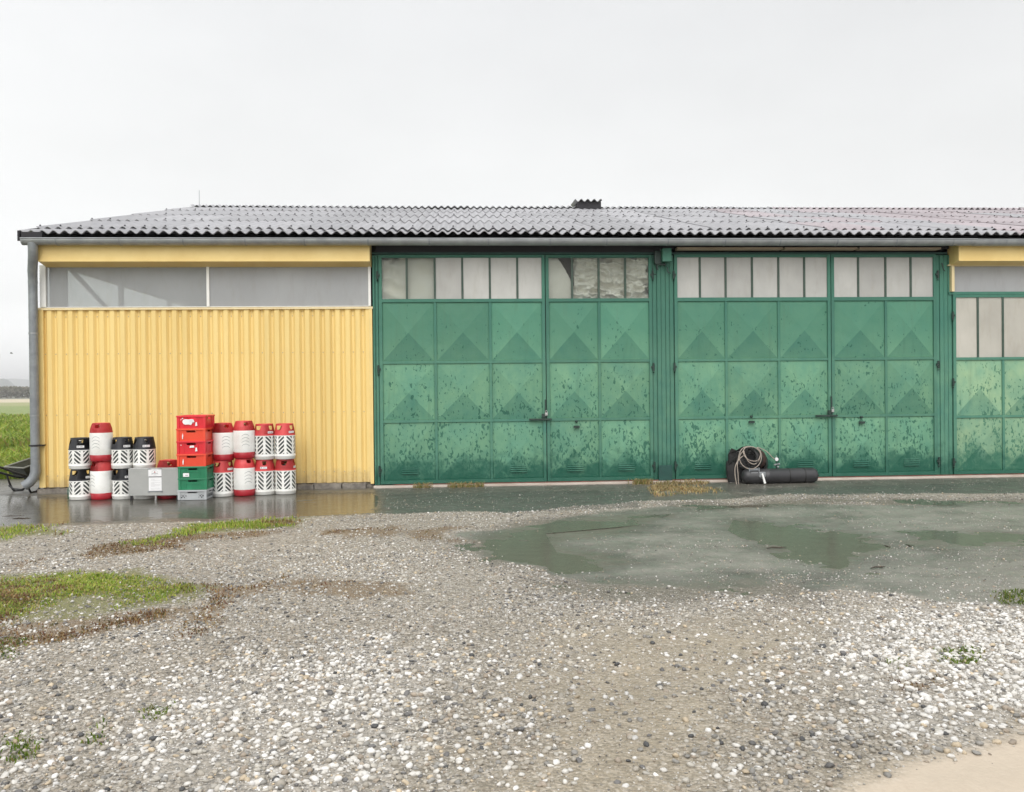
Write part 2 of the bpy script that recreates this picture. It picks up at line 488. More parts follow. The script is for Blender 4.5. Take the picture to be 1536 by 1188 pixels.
# ------------------------------------------------------------------ mesh builder and tagging
class MB:
    def __init__(self):
        self.v, self.f, self.m, self.s = [], [], [], []

    def add(self, verts, faces, mi=0, smooth=False):
        b = len(self.v)
        self.v += [tuple(map(float, q)) for q in verts]
        for f in faces:
            self.f.append([b + i for i in f])
            self.m.append(mi)
            self.s.append(smooth)
        return self

    def box(self, x0, x1, y0, y1, z0, z1, mi=0):
        return self.add([(x0, y0, z0), (x1, y0, z0), (x1, y1, z0), (x0, y1, z0), (x0, y0, z1), (x1, y0, z1), (x1, y1, z1), (x0, y1, z1)],
                        [(0, 3, 2, 1), (4, 5, 6, 7), (0, 1, 5, 4), (1, 2, 6, 5), (2, 3, 7, 6), (3, 0, 4, 7)], mi)

    def bevel_box(self, x0, x1, y0, y1, z0, z1, b=0.008, mi=0):
        bm = bmesh.new()
        bmesh.ops.create_cube(bm, size=1)
        for v in bm.verts:
            v.co = Vector(((x0 + x1) / 2 + v.co.x * (x1 - x0), (y0 + y1) / 2 + v.co.y * (y1 - y0), (z0 + z1) / 2 + v.co.z * (z1 - z0)))
        bmesh.ops.bevel(bm, geom=bm.edges[:], offset=b, segments=2, affect='EDGES', profile=0.6)
        bm.verts.index_update()
        self.add([v.co[:] for v in bm.verts], [[v.index for v in f.verts] for f in bm.faces], mi, False)
        bm.free()
        return self

    def prism_x(self, prof, x0, x1, mi=0, closed=True, caps=True, smooth=False):
        """profile of (y, z) points swept along x"""
        k = len(prof)
        vs_ = [(x0, y, z) for y, z in prof] + [(x1, y, z) for y, z in prof]
        fs = [(i, (i + 1) % k, k + (i + 1) % k, k + i) for i in range(k if closed else k - 1)]
        self.add(vs_, fs, mi, smooth)
        if caps and closed:
            self.add(vs_, [list(range(k))[::-1], list(range(k, 2 * k))], mi)
        return self

    def tube(self, pts, r, n=8, mi=0, caps=True):
        P = [Vector(p) for p in pts]
        rs = r if isinstance(r, (list, tuple)) else [r] * len(P)
        up = None
        vs_, fs = [], []
        for i, p in enumerate(P):
            t = (P[min(i + 1, len(P) - 1)] - P[max(i - 1, 0)]).normalized()
            if up is None:
                up = t.orthogonal().normalized()
            up = (up - t * up.dot(t)).normalized()
            sd = t.cross(up)
            for k in range(n):
                a = 2 * math.pi * k / n
                vs_.append(p + (up * math.cos(a) + sd * math.sin(a)) * rs[i])
        for i in range(len(P) - 1):
            for k in range(n):
                fs.append((i * n + k, i * n + (k + 1) % n, (i + 1) * n + (k + 1) % n, (i + 1) * n + k))
        self.add(vs_, fs, mi, True)
        if caps:
            self.add(vs_, [list(range(n))[::-1], list(range((len(P) - 1) * n, len(P) * n))], mi)
        return self

    def lathe(self, prof, n=24, c=(0, 0, 0), axis='z', mi=0, smooth=True):
        """profile of (radius, height)"""
        vs_, fs = [], []
        for r, h in prof:
            for k in range(n):
                a = 2 * math.pi * k / n
                p = (r * math.cos(a), r * math.sin(a), h)
                if axis == 'x':
                    p = (h, r * math.cos(a), r * math.sin(a))
                elif axis == 'y':
                    p = (r * math.cos(a), h, r * math.sin(a))
                vs_.append((p[0] + c[0], p[1] + c[1], p[2] + c[2]))
        for i in range(len(prof) - 1):
            for k in range(n):
                q = (i * n + k, i * n + (k + 1) % n, (i + 1) * n + (k + 1) % n, (i + 1) * n + k)
                fs.append(q if axis != 'y' else q[::-1])
        return self.add(vs_, fs, mi, smooth)

    def mesh(self, name, mats):
        me = bpy.data.meshes.new(name)
        me.from_pydata(self.v, [], self.f)
        for m in (mats if isinstance(mats, (list, tuple)) else [mats]):
            me.materials.append(m)
        me.polygons.foreach_set('material_index', self.m)
        me.polygons.foreach_set('use_smooth', self.s)
        me.update()
        return me

    def build(self, name, mats, parent=None, loc=(0, 0, 0), rot=(0, 0, 0)):
        return link(name, self.mesh(name, mats), parent, loc, rot)


def link(name, me, parent=None, loc=(0, 0, 0), rot=(0, 0, 0)):
    o = bpy.data.objects.new(name, me)
    col.objects.link(o)
    o.parent = parent
    o.location = loc
    o.rotation_euler = rot
    return o


def tag(o, label=None, cat=None, group=None, kind=None):
    for k, v in (('label', label), ('category', cat), ('group', group), ('kind', kind)):
        if v:
            o[k] = v
    return o


def thing(name, label, cat, loc=(0, 0, 0), rz=0, group=None):
    o = bpy.data.objects.new(name, None)
    o.empty_display_size = 0.1
    col.objects.link(o)
    o.location = loc
    o.rotation_euler = (0, 0, rz)
    return tag(o, label, cat, group)


def copy_tree(o, parent=None):
    c = o.copy()
    col.objects.link(c)
    c.parent = parent
    for ch in [x for x in bpy.data.objects if x.parent == o]:
        copy_tree(ch, c)
    return c


def np_mesh(name, V, Fq, mats, cols=None, smooth=True):
    """V (n,3), F (m,3) arrays into one mesh, colour per vertex"""
    me = bpy.data.meshes.new(name)
    n, m, k = len(V), len(Fq), Fq.shape[1]
    me.vertices.add(n)
    me.vertices.foreach_set('co', V.astype(np.float32).ravel())
    me.loops.add(m * k)
    me.loops.foreach_set('vertex_index', Fq.astype(np.int32).ravel())
    me.polygons.add(m)
    me.polygons.foreach_set('loop_start', np.arange(0, m * k, k, dtype=np.int32))
    me.polygons.foreach_set('loop_total', np.full(m, k, dtype=np.int32))
    me.update(calc_edges=True)
    me.polygons.foreach_set('use_smooth', np.full(m, smooth))
    if cols is not None:
        a = me.color_attributes.new('col', 'FLOAT_COLOR', 'POINT')
        a.data.foreach_set('color', np.concatenate([cols, np.ones((n, 1))], 1).astype(np.float32).ravel())
    me.materials.append(mats)
    me.validate()
    return me


# ================================================================== GROUND
def poly(pts):
    return np.array([at_ground(*p) for p in pts])


def sdist(P, X, Y):
    """signed distance to a polygon, positive inside"""
    d2 = np.full(X.shape, 1e12)
    ins = np.zeros(X.shape, bool)
    k = len(P)
    for i in range(k):
        ax, ay = P[i]; bx, by = P[(i + 1) % k]
        ex, ey = bx - ax, by - ay
        t = np.clip(((X - ax) * ex + (Y - ay) * ey) / (ex * ex + ey * ey + 1e-12), 0, 1)
        d2 = np.minimum(d2, (X - ax - t * ex) ** 2 + (Y - ay - t * ey) ** 2)
        cond = (ay > Y) != (by > Y)
        with np.errstate(divide='ignore', invalid='ignore'):
            xi = ax + (Y - ay) * ex / (ey if ey != 0 else 1e-12)
        ins ^= cond & (X < xi)
    return np.where(ins, 1, -1) * np.sqrt(d2)


def mask(polys, X, Y, soft=0.15, warp=0.25, wscale=1.6, seed=3):
    wx = X + warp * (fbm(X * wscale, Y * wscale, seed) - 0.5) * 2
    wy = Y + warp * (fbm(X * wscale + 40, Y * wscale, seed + 5) - 0.5) * 2
    m = np.zeros(X.shape)
    for P in polys:
        m = np.maximum(m, np.clip(sdist(P, wx, wy) / (2 * soft) + 0.5, 0, 1))
    return m


A_APRON = [poly([(-400, 800), (0, 792), (150, 788), (250, 783), (460, 778), (560, 772), (700, 766), (760, 771), (980, 752), (1100, 749), (1180, 742), (1536, 740), (1800, 738), (1800, 705), (1100, 700), (560, 705), (40, 715), (-300, 720)])]
A_SLAB = [poly([(700, 832), (720, 800), (790, 785), (900, 766), (1050, 760), (1170, 753), (1300, 757), (1536, 752), (1900, 755), (1900, 905), (1536, 903), (1380, 905), (1250, 880), (1200, 870), (1000, 880), (880, 873), (830, 862), (740, 848)])]
A_POOL_YARD = [poly([(-500, 770), (0, 742), (110, 745), (330, 738), (560, 738), (568, 768), (470, 774), (250, 778), (150, 784), (0, 787), (-400, 792)])]
A_POOL_SLAB = [poly([(705, 830), (720, 800), (785, 786), (930, 773), (1010, 768), (940, 792), (840, 806), (850, 818), (900, 830), (985, 845), (900, 856), (830, 859), (740, 846)]),
               poly([(1120, 776), (1180, 788), (1260, 800), (1345, 822), (1310, 845), (1250, 858), (1190, 832), (1130, 800)]),
               poly([(855, 876), (1000, 880), (1205, 868), (1170, 886), (1000, 896), (880, 893)]),
               poly([(1350, 800), (1500, 798), (1600, 812), (1450, 826), (1370, 816)]),
               poly([(1030, 757), (1300, 749), (1536, 750), (1536, 756), (1250, 756), (1060, 763)])]
A_WETDARK = [poly([(568, 742), (900, 736), (985, 740), (960, 762), (760, 771), (700, 765), (575, 772)]), poly([(1090, 735), (1536, 722), (1700, 720), (1700, 738), (1180, 745)])]
A_GRASS = [poly([(-300, 796), (0, 792), (110, 787), (75, 806), (-60, 816), (-300, 825)]),
           poly([(225, 812), (272, 786), (462, 778), (455, 792), (330, 800), (245, 816)]),
           poly([(-260, 872), (0, 872), (230, 864), (310, 882), (240, 905), (100, 922), (-120, 945), (-300, 940)])]
A_BROWN = [poly([(290, 880), (420, 868), (400, 888), (300, 905)]), poly([(235, 950), (262, 915), (345, 895), (330, 930), (280, 962)]),
           poly([(-200, 945), (100, 920), (260, 915), (200, 950), (60, 972), (-200, 985)]), poly([(470, 800), (555, 792), (550, 806), (480, 808)]),
           poly([(0, 850), (60, 842), (40, 862)]), poly([(130, 832), (200, 812), (262, 804), (440, 797), (380, 806), (235, 826), (160, 845)]),
           poly([(970, 724), (1060, 722), (1098, 742), (990, 746)]), poly([(1325, 1025), (1400, 1015), (1390, 1042), (1340, 1042)]),
           poly([(400, 880), (470, 868), (600, 872), (590, 890), (450, 895)]), poly([(520, 800), (600, 788), (610, 800), (540, 812)]), poly([(620, 795), (700, 790), (690, 812), (630, 815)])]
A_SAND = [poly([(860, 940), (1250, 930), (1180, 990), (1130, 1040), (1150, 1260), (680, 1260), (800, 1080)]),
          poly([(1240, 1260), (1330, 1130), (1400, 1108), (1536, 1098), (1750, 1090), (1750, 1300)])]
A_BARE = [poly([(1290, 1300), (1360, 1150), (1440, 1112), (1536, 1105), (1750, 1095), (1750, 1300)])]
A_WHITE = [poly([(1280, 925), (1400, 905), (1536, 895), (1800, 890), (1800, 1095), (1536, 1095), (1420, 1100), (1300, 1060), (1170, 1020)]),
           poly([(250, 1030), (430, 980), (600, 950), (720, 965), (640, 1060), (560, 1200), (330, 1190)])]


def masks(X, Y):
    d = {}
    d['apron'] = mask(A_APRON, X, Y, 0.06, 0.12)
    d['slab'] = mask(A_SLAB, X, Y, 0.22, 0.32)
    d['pool'] = np.maximum(mask(A_POOL_YARD, X, Y, 0.12, 0.10), mask(A_POOL_SLAB, X, Y, 0.42, 0.38, 1.7, 9))
    d['wet'] = mask(A_WETDARK, X, Y, 0.12, 0.15)
    d['grass'] = mask(A_GRASS, X, Y, 0.34, 0.45)
    d['brown'] = mask(A_BROWN, X, Y, 0.26, 0.4)
    d['sand'] = mask(A_SAND, X, Y, 0.35, 0.45)
    d['bare'] = mask(A_BARE, X, Y, 0.12, 0.25)
    d['white'] = mask(A_WHITE, X, Y, 0.35, 0.5)
    hard = np.maximum(d['apron'], d['slab'])
    d['hard'] = hard
    # green land left of and behind the hangar
    d['field'] = np.clip((Y - 2.3 - 0.5 * (fbm(X * 0.8, Y * 0.8, 71) - 0.5)) / 0.3, 0, 1) * np.clip((-6.5 - X) / 0.3, 0, 1)
    d['field'] = np.maximum(d['field'], np.clip((Y - 17) / 0.5, 0, 1))
    d['field'] = np.maximum(d['field'], np.clip((-11.5 - X + fbm(X * .5, Y * .5, 72)) / 0.8, 0, 1))
    return d


def height(X, Y, d):
    soft = 1 - d['hard']
    near = np.clip(1 - (np.hypot(X, Y + 5) - 14) / 10, 0, 1)
    h = (fbm(X * 0.7, Y * 0.7, 21) - 0.5) * 0.05 * soft * near * np.clip((-Y - 1.0) / 1.5, 0, 1)
    h += (fbm(X * 5, Y * 5, 31) - 0.5) * 0.014 * soft * near
    h += (fbm(X * 1.5, Y * 1.5, 41) - 0.5) * 0.022 * d['hard'] * np.clip((-Y - 0.3) / 1.0, 0, 1)
    h += (fbm(X * 9, Y * 9, 43, 4) - 0.5) * 0.008 * d['hard']
    h -= 0.0150 * d['pool']
    h += 0.012 * soft * (1 - d['pool']) * np.clip((-Y - 1.2) / 0.8, 0, 1)
    h += 0.02 * d['grass']
    h -= 0.012 * d['bare']
    return h


def axis(fine0, fine1, step, far0, far1):
    a = list(np.arange(fine0, fine1, step))
    s, x = step, a[-1]
    hi = []
    while x < far1:
        s *= 1.22; x += s; hi.append(x)
    s, x = step, a[0]
    lo = []
    while x > far0:
        s *= 1.22; x -= s; lo.append(x)
    return np.array(lo[::-1] + a + hi)


gx = axis(-8.5, 9.5, 0.045, -4000, 4000)
gy = axis(-11.2, 0.3, 0.04, -300, 5200)
GX, GY = np.meshgrid(gx, gy)
X1, Y1 = GX.ravel(), GY.ravel()
gm = masks(X1, Y1)
gz = height(X1, Y1, gm)
# land beyond the yard drops a little and rolls
gz += np.where(gm['field'] > 0, 0.12 * gm['field'] * (fbm(X1 * 0.15, Y1 * 0.15, 51) - 0.5), 0)
gz = np.where((Y1 > 0.2) & (X1 > -6.1) & (Y1 < 15), -0.02, gz)
nx, ny = len(gx), len(gy)
ii = np.arange(nx * ny).reshape(ny, nx)
GF = np.stack([ii[:-1, :-1], ii[:-1, 1:], ii[1:, 1:], ii[1:, :-1]], -1).reshape(-1, 4)


def ground_mat():
    m, n, l, p = nodes_of('yard_ground')
    v = pos_(n)
    a1 = n.new('ShaderNodeVertexColor'); a1.layer_name = 'm1'
    a2 = n.new('ShaderNodeVertexColor'); a2.layer_name = 'm2'
    a3 = n.new('ShaderNodeVertexColor'); a3.layer_name = 'm3'
    S1, S2, S3 = [n.new('ShaderNodeSeparateColor') for _ in range(3)]
    for a, s in ((a1, S1), (a2, S2), (a3, S3)):
        l.new(a.outputs[0], s.inputs[0])
    apron, slab, pool = S1.outputs[0], S1.outputs[1], S1.outputs[2]
    wet, grass, brown = S2.outputs[0], S2.outputs[1], S2.outputs[2]
    sand, white, field = S3.outputs[0], S3.outputs[1], S3.outputs[2]
    jit = noise(n, l, v, 6, 5, 0.7)
    jit2 = noise(n, l, v, 22, 4, 0.7)

    def edge(x, w=0.35):
        y = math_(n, l, 'ADD', x, math_(n, l, 'MULTIPLY', math_(n, l, 'SUBTRACT', jit, 0.5), 0.7))
        y = math_(n, l, 'ADD', y, math_(n, l, 'MULTIPLY', math_(n, l, 'SUBTRACT', jit2, 0.5), 0.5))
        return mrange(n, l, y, 0.5 - w / 2, 0.5 + w / 2, smooth=True)
    # gravel in two sizes
    v1 = N(n, 'ShaderNodeTexVoronoi', Scale=52); l.new(v, v1.inputs['Vector'])
    v2 = N(n, 'ShaderNodeTexVoronoi', Scale=105); l.new(v, v2.inputs['Vector'])
    sepc = n.new('ShaderNodeSeparateColor'); l.new(v1.outputs['Color'], sepc.inputs[0])
    sepd = n.new('ShaderNodeSeparateColor'); l.new(v2.outputs['Color'], sepd.inputs[0])

    def pebble_ramp(src):
        rp = n.new('ShaderNodeValToRGB')
        rp.color_ramp.interpolation = 'CONSTANT'
        els = [(0.0, (0.07, 0.065, 0.055)), (0.14, (0.155, 0.14, 0.115)), (0.36, (0.25, 0.225, 0.18)), (0.6, (0.36, 0.32, 0.26)), (0.80, (0.50, 0.46, 0.40)), (0.93, (0.66, 0.63, 0.58))]
        rp.color_ramp.elements[0].position = 0; rp.color_ramp.elements[0].color = (*els[0][1], 1)
        rp.color_ramp.elements[1].position = els[1][0]; rp.color_ramp.elements[1].color = (*els[1][1], 1)
        for ps, c in els[2:]:
            q = rp.color_ramp.elements.new(ps); q.color = (*c, 1)
        l.new(src, rp.inputs[0])
        return rp.outputs[0]
    soil = mixc(n, l, mrange(n, l, noise(n, l, v, 2.2, 5, 0.6), 0.3, 0.7), (0.255, 0.208, 0.135), (0.385, 0.318, 0.215))
    soil = mixc(n, l, mrange(n, l, noise(n, l, v, 45, 3, 0.7), 0.25, 0.75, 0, 0.5), soil, (0.24, 0.215, 0.175))
    soil = mixc(n, l, mrange(n, l, sand, 0.1, 0.8, 0.62, 0), soil, (0.135, 0.112, 0.082))
    pb = mixc(n, l, 0.5, pebble_ramp(sepc.outputs[0]), pebble_ramp(sepd.outputs[1]))
    cover = mrange(n, l, noise(n, l, v, 9, 4, 0.65), 0.25, 0.6, 0.45, 0.95)
    cover = math_(n, l, 'MULTIPLY', cover, mrange(n, l, sand, 0, 1, 1.0, 0.45))
    c = mixc(n, l, cover, soil, pb)
    c = mixc(n, l, mrange(n, l, edge(white), 0, 1, 0, 0.15), c, (0.50, 0.49, 0.47))
    # bare sandy corner
    c = mixc(n, l, mrange(n, l, a3.outputs['Alpha'], 0.3, 0.8, 0, 0.92), c, mixc(n, l, jit2, (0.50, 0.425, 0.33), (0.42, 0.35, 0.27)))
    # dead weeds and moss on the soil
    c = mixc(n, l, mrange(n, l, edge(brown), 0, 1, 0, 0.8), c, mixc(n, l, jit, (0.12, 0.07, 0.035), (0.20, 0.15, 0.08)))
    c = mixc(n, l, mrange(n, l, edge(grass), 0, 1, 0, 0.9), c, mixc(n, l, jit, (0.11, 0.125, 0.03), (0.18, 0.165, 0.06)))
    # concrete slab and asphalt, both wet
    cs = mixc(n, l, mrange(n, l, noise(n, l, v, 1.1, 7, 0.7), 0.38, 0.62), (0.095, 0.091, 0.072), (0.215, 0.205, 0.172))
    cs = mixc(n, l, mrange(n, l, noise(n, l, v, 2.6, 6, 0.7, (0.35, 1, 1)), 0.42, 0.66, 0, 0.7), cs, (0.26, 0.248, 0.212))
    cs = mixc(n, l, mrange(n, l, noise(n, l, v, 30, 4, 0.7), 0.3, 0.7, 0, 0.4), cs, (0.10, 0.096, 0.08))
    crk = N(n, 'ShaderNodeTexVoronoi', Scale=0.55, feature='DISTANCE_TO_EDGE')
    wv = N(n, 'ShaderNodeTexNoise', Scale=2.5, Detail=5)
    l.new(v, wv.inputs['Vector'])
    wa = n.new('ShaderNodeVectorMath'); wa.operation = 'MULTIPLY_ADD'
    l.new(wv.outputs['Color'], wa.inputs[0]); wa.inputs[1].default_value = (0.6, 0.6, 0.6); l.new(v, wa.inputs[2])
    l.new(wa.outputs[0], crk.inputs['Vector'])
    cs = mixc(n, l, mrange(n, l, crk.outputs['Distance'], 0.0, 0.010, 0.3, 0), cs, (0.05, 0.046, 0.038))
    cs = mixc(n, l, mrange(n, l, noise(n, l, v, 150, 2, 0.7), 0.55, 0.75, 0, 0.5), cs, (0.36, 0.35, 0.31))
    ca = mixc(n, l, mrange(n, l, noise(n, l, v, 2.4, 6, 0.65), 0.35, 0.65), (0.080, 0.076, 0.062), (0.135, 0.128, 0.108))
    ca = mixc(n, l, mrange(n, l, noise(n, l, v, 120, 2, 0.7), 0.58, 0.72, 0, 0.55), ca, (0.25, 0.24, 0.21))
    eS, eA = edge(slab), edge(apron)
    c = mixc(n, l, eS, c, cs)
    c = mixc(n, l, eA, c, ca)
    # thin sheet of grit washed over the hard ground
    grit = mrange(n, l, noise(n, l, v, 3.0, 6, 0.7), 0.57, 0.68, 0, 0.55)
    hard = math_(n, l, 'MAXIMUM', eS, eA)
    c = mixc(n, l, math_(n, l, 'MULTIPLY', grit, math_(n, l, 'MULTIPLY', hard, mrange(n, l, wet, 0, 1, 1, 0.15))), c, pb)
    # damp margin round the standing water
    damp = n.new('ShaderNodeVectorMath'); damp.operation = 'SCALE'
    l.new(c, damp.inputs[0]); damp.inputs['Scale'].default_value = 0.66
    c = mixc(n, l, mrange(n, l, math_(n, l, 'ADD', pool, math_(n, l, 'MULTIPLY', math_(n, l, 'SUBTRACT', jit, 0.5), 0.5)), 0.02, 0.5, 0, 0.9, True), c, damp.outputs[0])
    # silt on the puddle floor
    c = mixc(n, l, mrange(n, l, edge(pool), 0, 1, 0, 0.5), c, (0.105, 0.098, 0.066))
    c = mixc(n, l, mrange(n, l, edge(wet), 0, 1, 0, 0.5), c, (0.048, 0.052, 0.046))
    # green land
    fz = n.new('ShaderNodeSeparateXYZ'); l.new(v, fz.inputs[0])
    gr = mixc(n, l, mrange(n, l, noise(n, l, v, 0.9, 6, 0.7), 0.3, 0.7), (0.13, 0.19, 0.04), (0.22, 0.26, 0.065))
    gr = mixc(n, l, mrange(n, l, fz.outputs['Y'], 95, 110, 0, 0.8), gr, (0.27, 0.27, 0.11))
    gr = mixc(n, l, mrange(n, l, fz.outputs['Y'], 150, 175, 0, 1), gr, (0.46, 0.40, 0.27))
    gr = mixc(n, l, mrange(n, l, fz.outputs['Y'], 300, 330, 0, 1), gr, (0.10, 0.10, 0.06))
    c = mixc(n, l, edge(field), c, gr)
    l.new(c, p.inputs['Base Color'])
    rb = mrange(n, l, jit, 0.3, 0.7, 0.5, 0.75)
    rh = mrange(n, l, jit, 0.35, 0.65, 0.26, 0.52)
    wetmix = n.new('ShaderNodeMix'); l.new(hard, wetmix.inputs[0]); l.new(rb, wetmix.inputs[2]); l.new(rh, wetmix.inputs[3])
    l.new(wetmix.outputs[0], p.inputs['Roughness'])
    p.inputs['Specular IOR Level'].default_value = 0.5
    hgt = math_(n, l, 'ADD', math_(n, l, 'MULTIPLY', v1.outputs['Distance'], -1.0), math_(n, l, 'MULTIPLY', jit2, 0.6))
    hs = mrange(n, l, hard, 0, 1, 1.0, 0.12)
    b = N(n, 'ShaderNodeBump', Distance=0.012)
    l.new(hgt, b.inputs['Height']); l.new(math_(n, l, 'MULTIPLY', hs, mrange(n, l, a3.outputs['Alpha'], 0.2, 0.8, 1.0, 0.15)), b.inputs['Strength'])
    l.new(b.outputs[0], p.inputs['Normal'])
    return m


gme = np_mesh('ground', np.stack([X1, Y1, gz], 1), GF, ground_mat())
one = np.ones_like(X1)
for nm, chans in (('m1', ('apron', 'slab', 'pool')), ('m2', ('wet', 'grass', 'brown')), ('m3', ('sand', 'white', 'field'))):
    at = gme.color_attributes.new(nm, 'FLOAT_COLOR', 'POINT')
    last = gm['bare'] if nm == 'm3' else one
    at.data.foreach_set('color', np.stack([gm[k] for k in chans] + [last], 1).astype(np.float32).ravel())
ground = link('ground', gme)
tag(ground, kind='structure')


def ground_z(x, y):
    X, Y = np.atleast_1d(np.asarray(x, float)), np.atleast_1d(np.asarray(y, float))
    return height(X, Y, masks(X, Y))


# standing water: level sheets that the ground dips under
def water_mat(name, tint, mud, silt, rough):
    m, n, l, p = nodes_of(name)
    n.remove(p)
    v = pos_(n)
    fr = N(n, 'ShaderNodeFresnel', IOR=1.34)
    g = N(n, 'ShaderNodeBsdfGlossy', Roughness=rough)
    t = n.new('ShaderNodeBsdfTransparent')
    t.inputs['Color'].default_value = (*tint, 1)
    mx = n.new('ShaderNodeMixShader')
    df = N(n, 'ShaderNodeBsdfDiffuse'); df.inputs['Color'].default_value = (*mud, 1)
    mm = n.new('ShaderNodeMixShader'); mm.inputs[0].default_value = silt
    l.new(t.outputs[0], mm.inputs[1]); l.new(df.outputs[0], mm.inputs[2])
    l.new(fr.outputs[0], mx.inputs[0]); l.new(mm.outputs[0], mx.inputs[1]); l.new(g.outputs[0], mx.inputs[2])
    b = N(n, 'ShaderNodeBump', Strength=0.10, Distance=0.01)
    l.new(noise(n, l, v, 14, 3, 0.5), b.inputs['Height'])
    l.new(b.outputs[0], fr.inputs['Normal']); l.new(b.outputs[0], g.inputs['Normal'])
    l.new(mx.outputs[0], n['Material Output'].inputs['Surface'])
    return m


M['water'] = water_mat('puddle_water', (0.90, 0.90, 0.86), (0.20, 0.185, 0.15), 0.30, 0.17)
M['water_silt'] = water_mat('silty_puddle_water', (0.9, 0.9, 0.84), (0.165, 0.148, 0.110), 0.55, 0.14)
WATER_Z = -0.0075
for P in [A_POOL_YARD[0]] + A_POOL_SLAB:
    c0 = P.mean(0)
    Q = c0 + (P - c0) * 1.0
    dirs = (P - c0) / np.maximum(np.linalg.norm(P - c0, axis=1, keepdims=True), 1e-6)
    Q = P + dirs * 0.30
    Q[:, 1] = np.minimum(Q[:, 1], np.where(Q[:, 0] > -6.3, -0.06, 4))
    w = MB()
    w.add([(x, y, WATER_Z) for x, y in Q], [list(range(len(Q)))])
    o = w.build('puddle', M['water'] if P is A_POOL_YARD[0] else M['water_silt'])
    if o.data.polygons[0].normal.z < 0:
        o.data.flip_normals()
    tag(o, kind='structure')

# ------------------------------------------------------------------ gravel
bm = bmesh.new(); bmesh.ops.create_icosphere(bm, subdivisions=1, radius=1); bm.verts.index_update()
ICO0 = (np.array([v.co[:] for v in bm.verts]), np.array([[v.index for v in f.verts] for f in bm.faces])); bm.free()
bm = bmesh.new(); bmesh.ops.create_icosphere(bm, subdivisions=2, radius=1); bm.verts.index_update()
ICO1 = (np.array([v.co[:] for v in bm.verts]), np.array([[v.index for v in f.verts] for f in bm.faces])); bm.free()
PAL = np.array([(0.61, 0.595, 0.565), (0.52, 0.50, 0.46), (0.42, 0.395, 0.345), (0.33, 0.30, 0.25), (0.225, 0.215, 0.195), (0.45, 0.37, 0.26), (0.12, 0.115, 0.11), (0.055, 0.055, 0.055), (0.30, 0.25, 0.195)])
PW = np.array([0.13, 0.15, 0.17, 0.17, 0.13, 0.07, 0.07, 0.02, 0.09])


def visible(px_pad, n, y0, y1):
    """random spots over the yard inside a generous wedge around the camera"""
    Y = rng.uniform(y0, y1, n)
    D = Y + CAM_D
    X = rng.uniform(-0.66, 0.74, n) * (D + 1.5)
    return X, Y, D


def stones_mesh(name, X, Y, S, C, ico):
    V0, F0 = ico
    n, k = len(X), len(V0)
    Z = ground_z(X, Y)
    sc3 = S[:, None] * np.stack([rng.uniform(0.8, 1.35, n), rng.uniform(0.7, 1.1, n), rng.uniform(0.42, 0.8, n)], 1)
    V = V0[None] * (1 + rng.normal(0, 0.13, (n, k, 1)))
    V = V * sc3[:, None, :]
    a, t = rng.uniform(0, 6.283, n), rng.normal(0, 0.28, n)
    ca, sa, ct, st = np.cos(a), np.sin(a), np.cos(t), np.sin(t)
    x, y, z = V[..., 0], V[..., 1], V[..., 2]
    x, z = x * ct[:, None] + z * st[:, None], -x * st[:, None] + z * ct[:, None]
    x, y = x * ca[:, None] - y * sa[:, None], x * sa[:, None] + y * ca[:, None]
    V = np.stack([x + X[:, None], y + Y[:, None], z + (Z + sc3[:, 2] * rng.uniform(0.05, 0.6, n))[:, None]], -1).reshape(-1, 3)
    Fs = (F0[None] + (np.arange(n) * k)[:, None, None]).reshape(-1, 3)
    return np_mesh(name, V, Fs, M['stone'], np.repeat(C, k, 0))


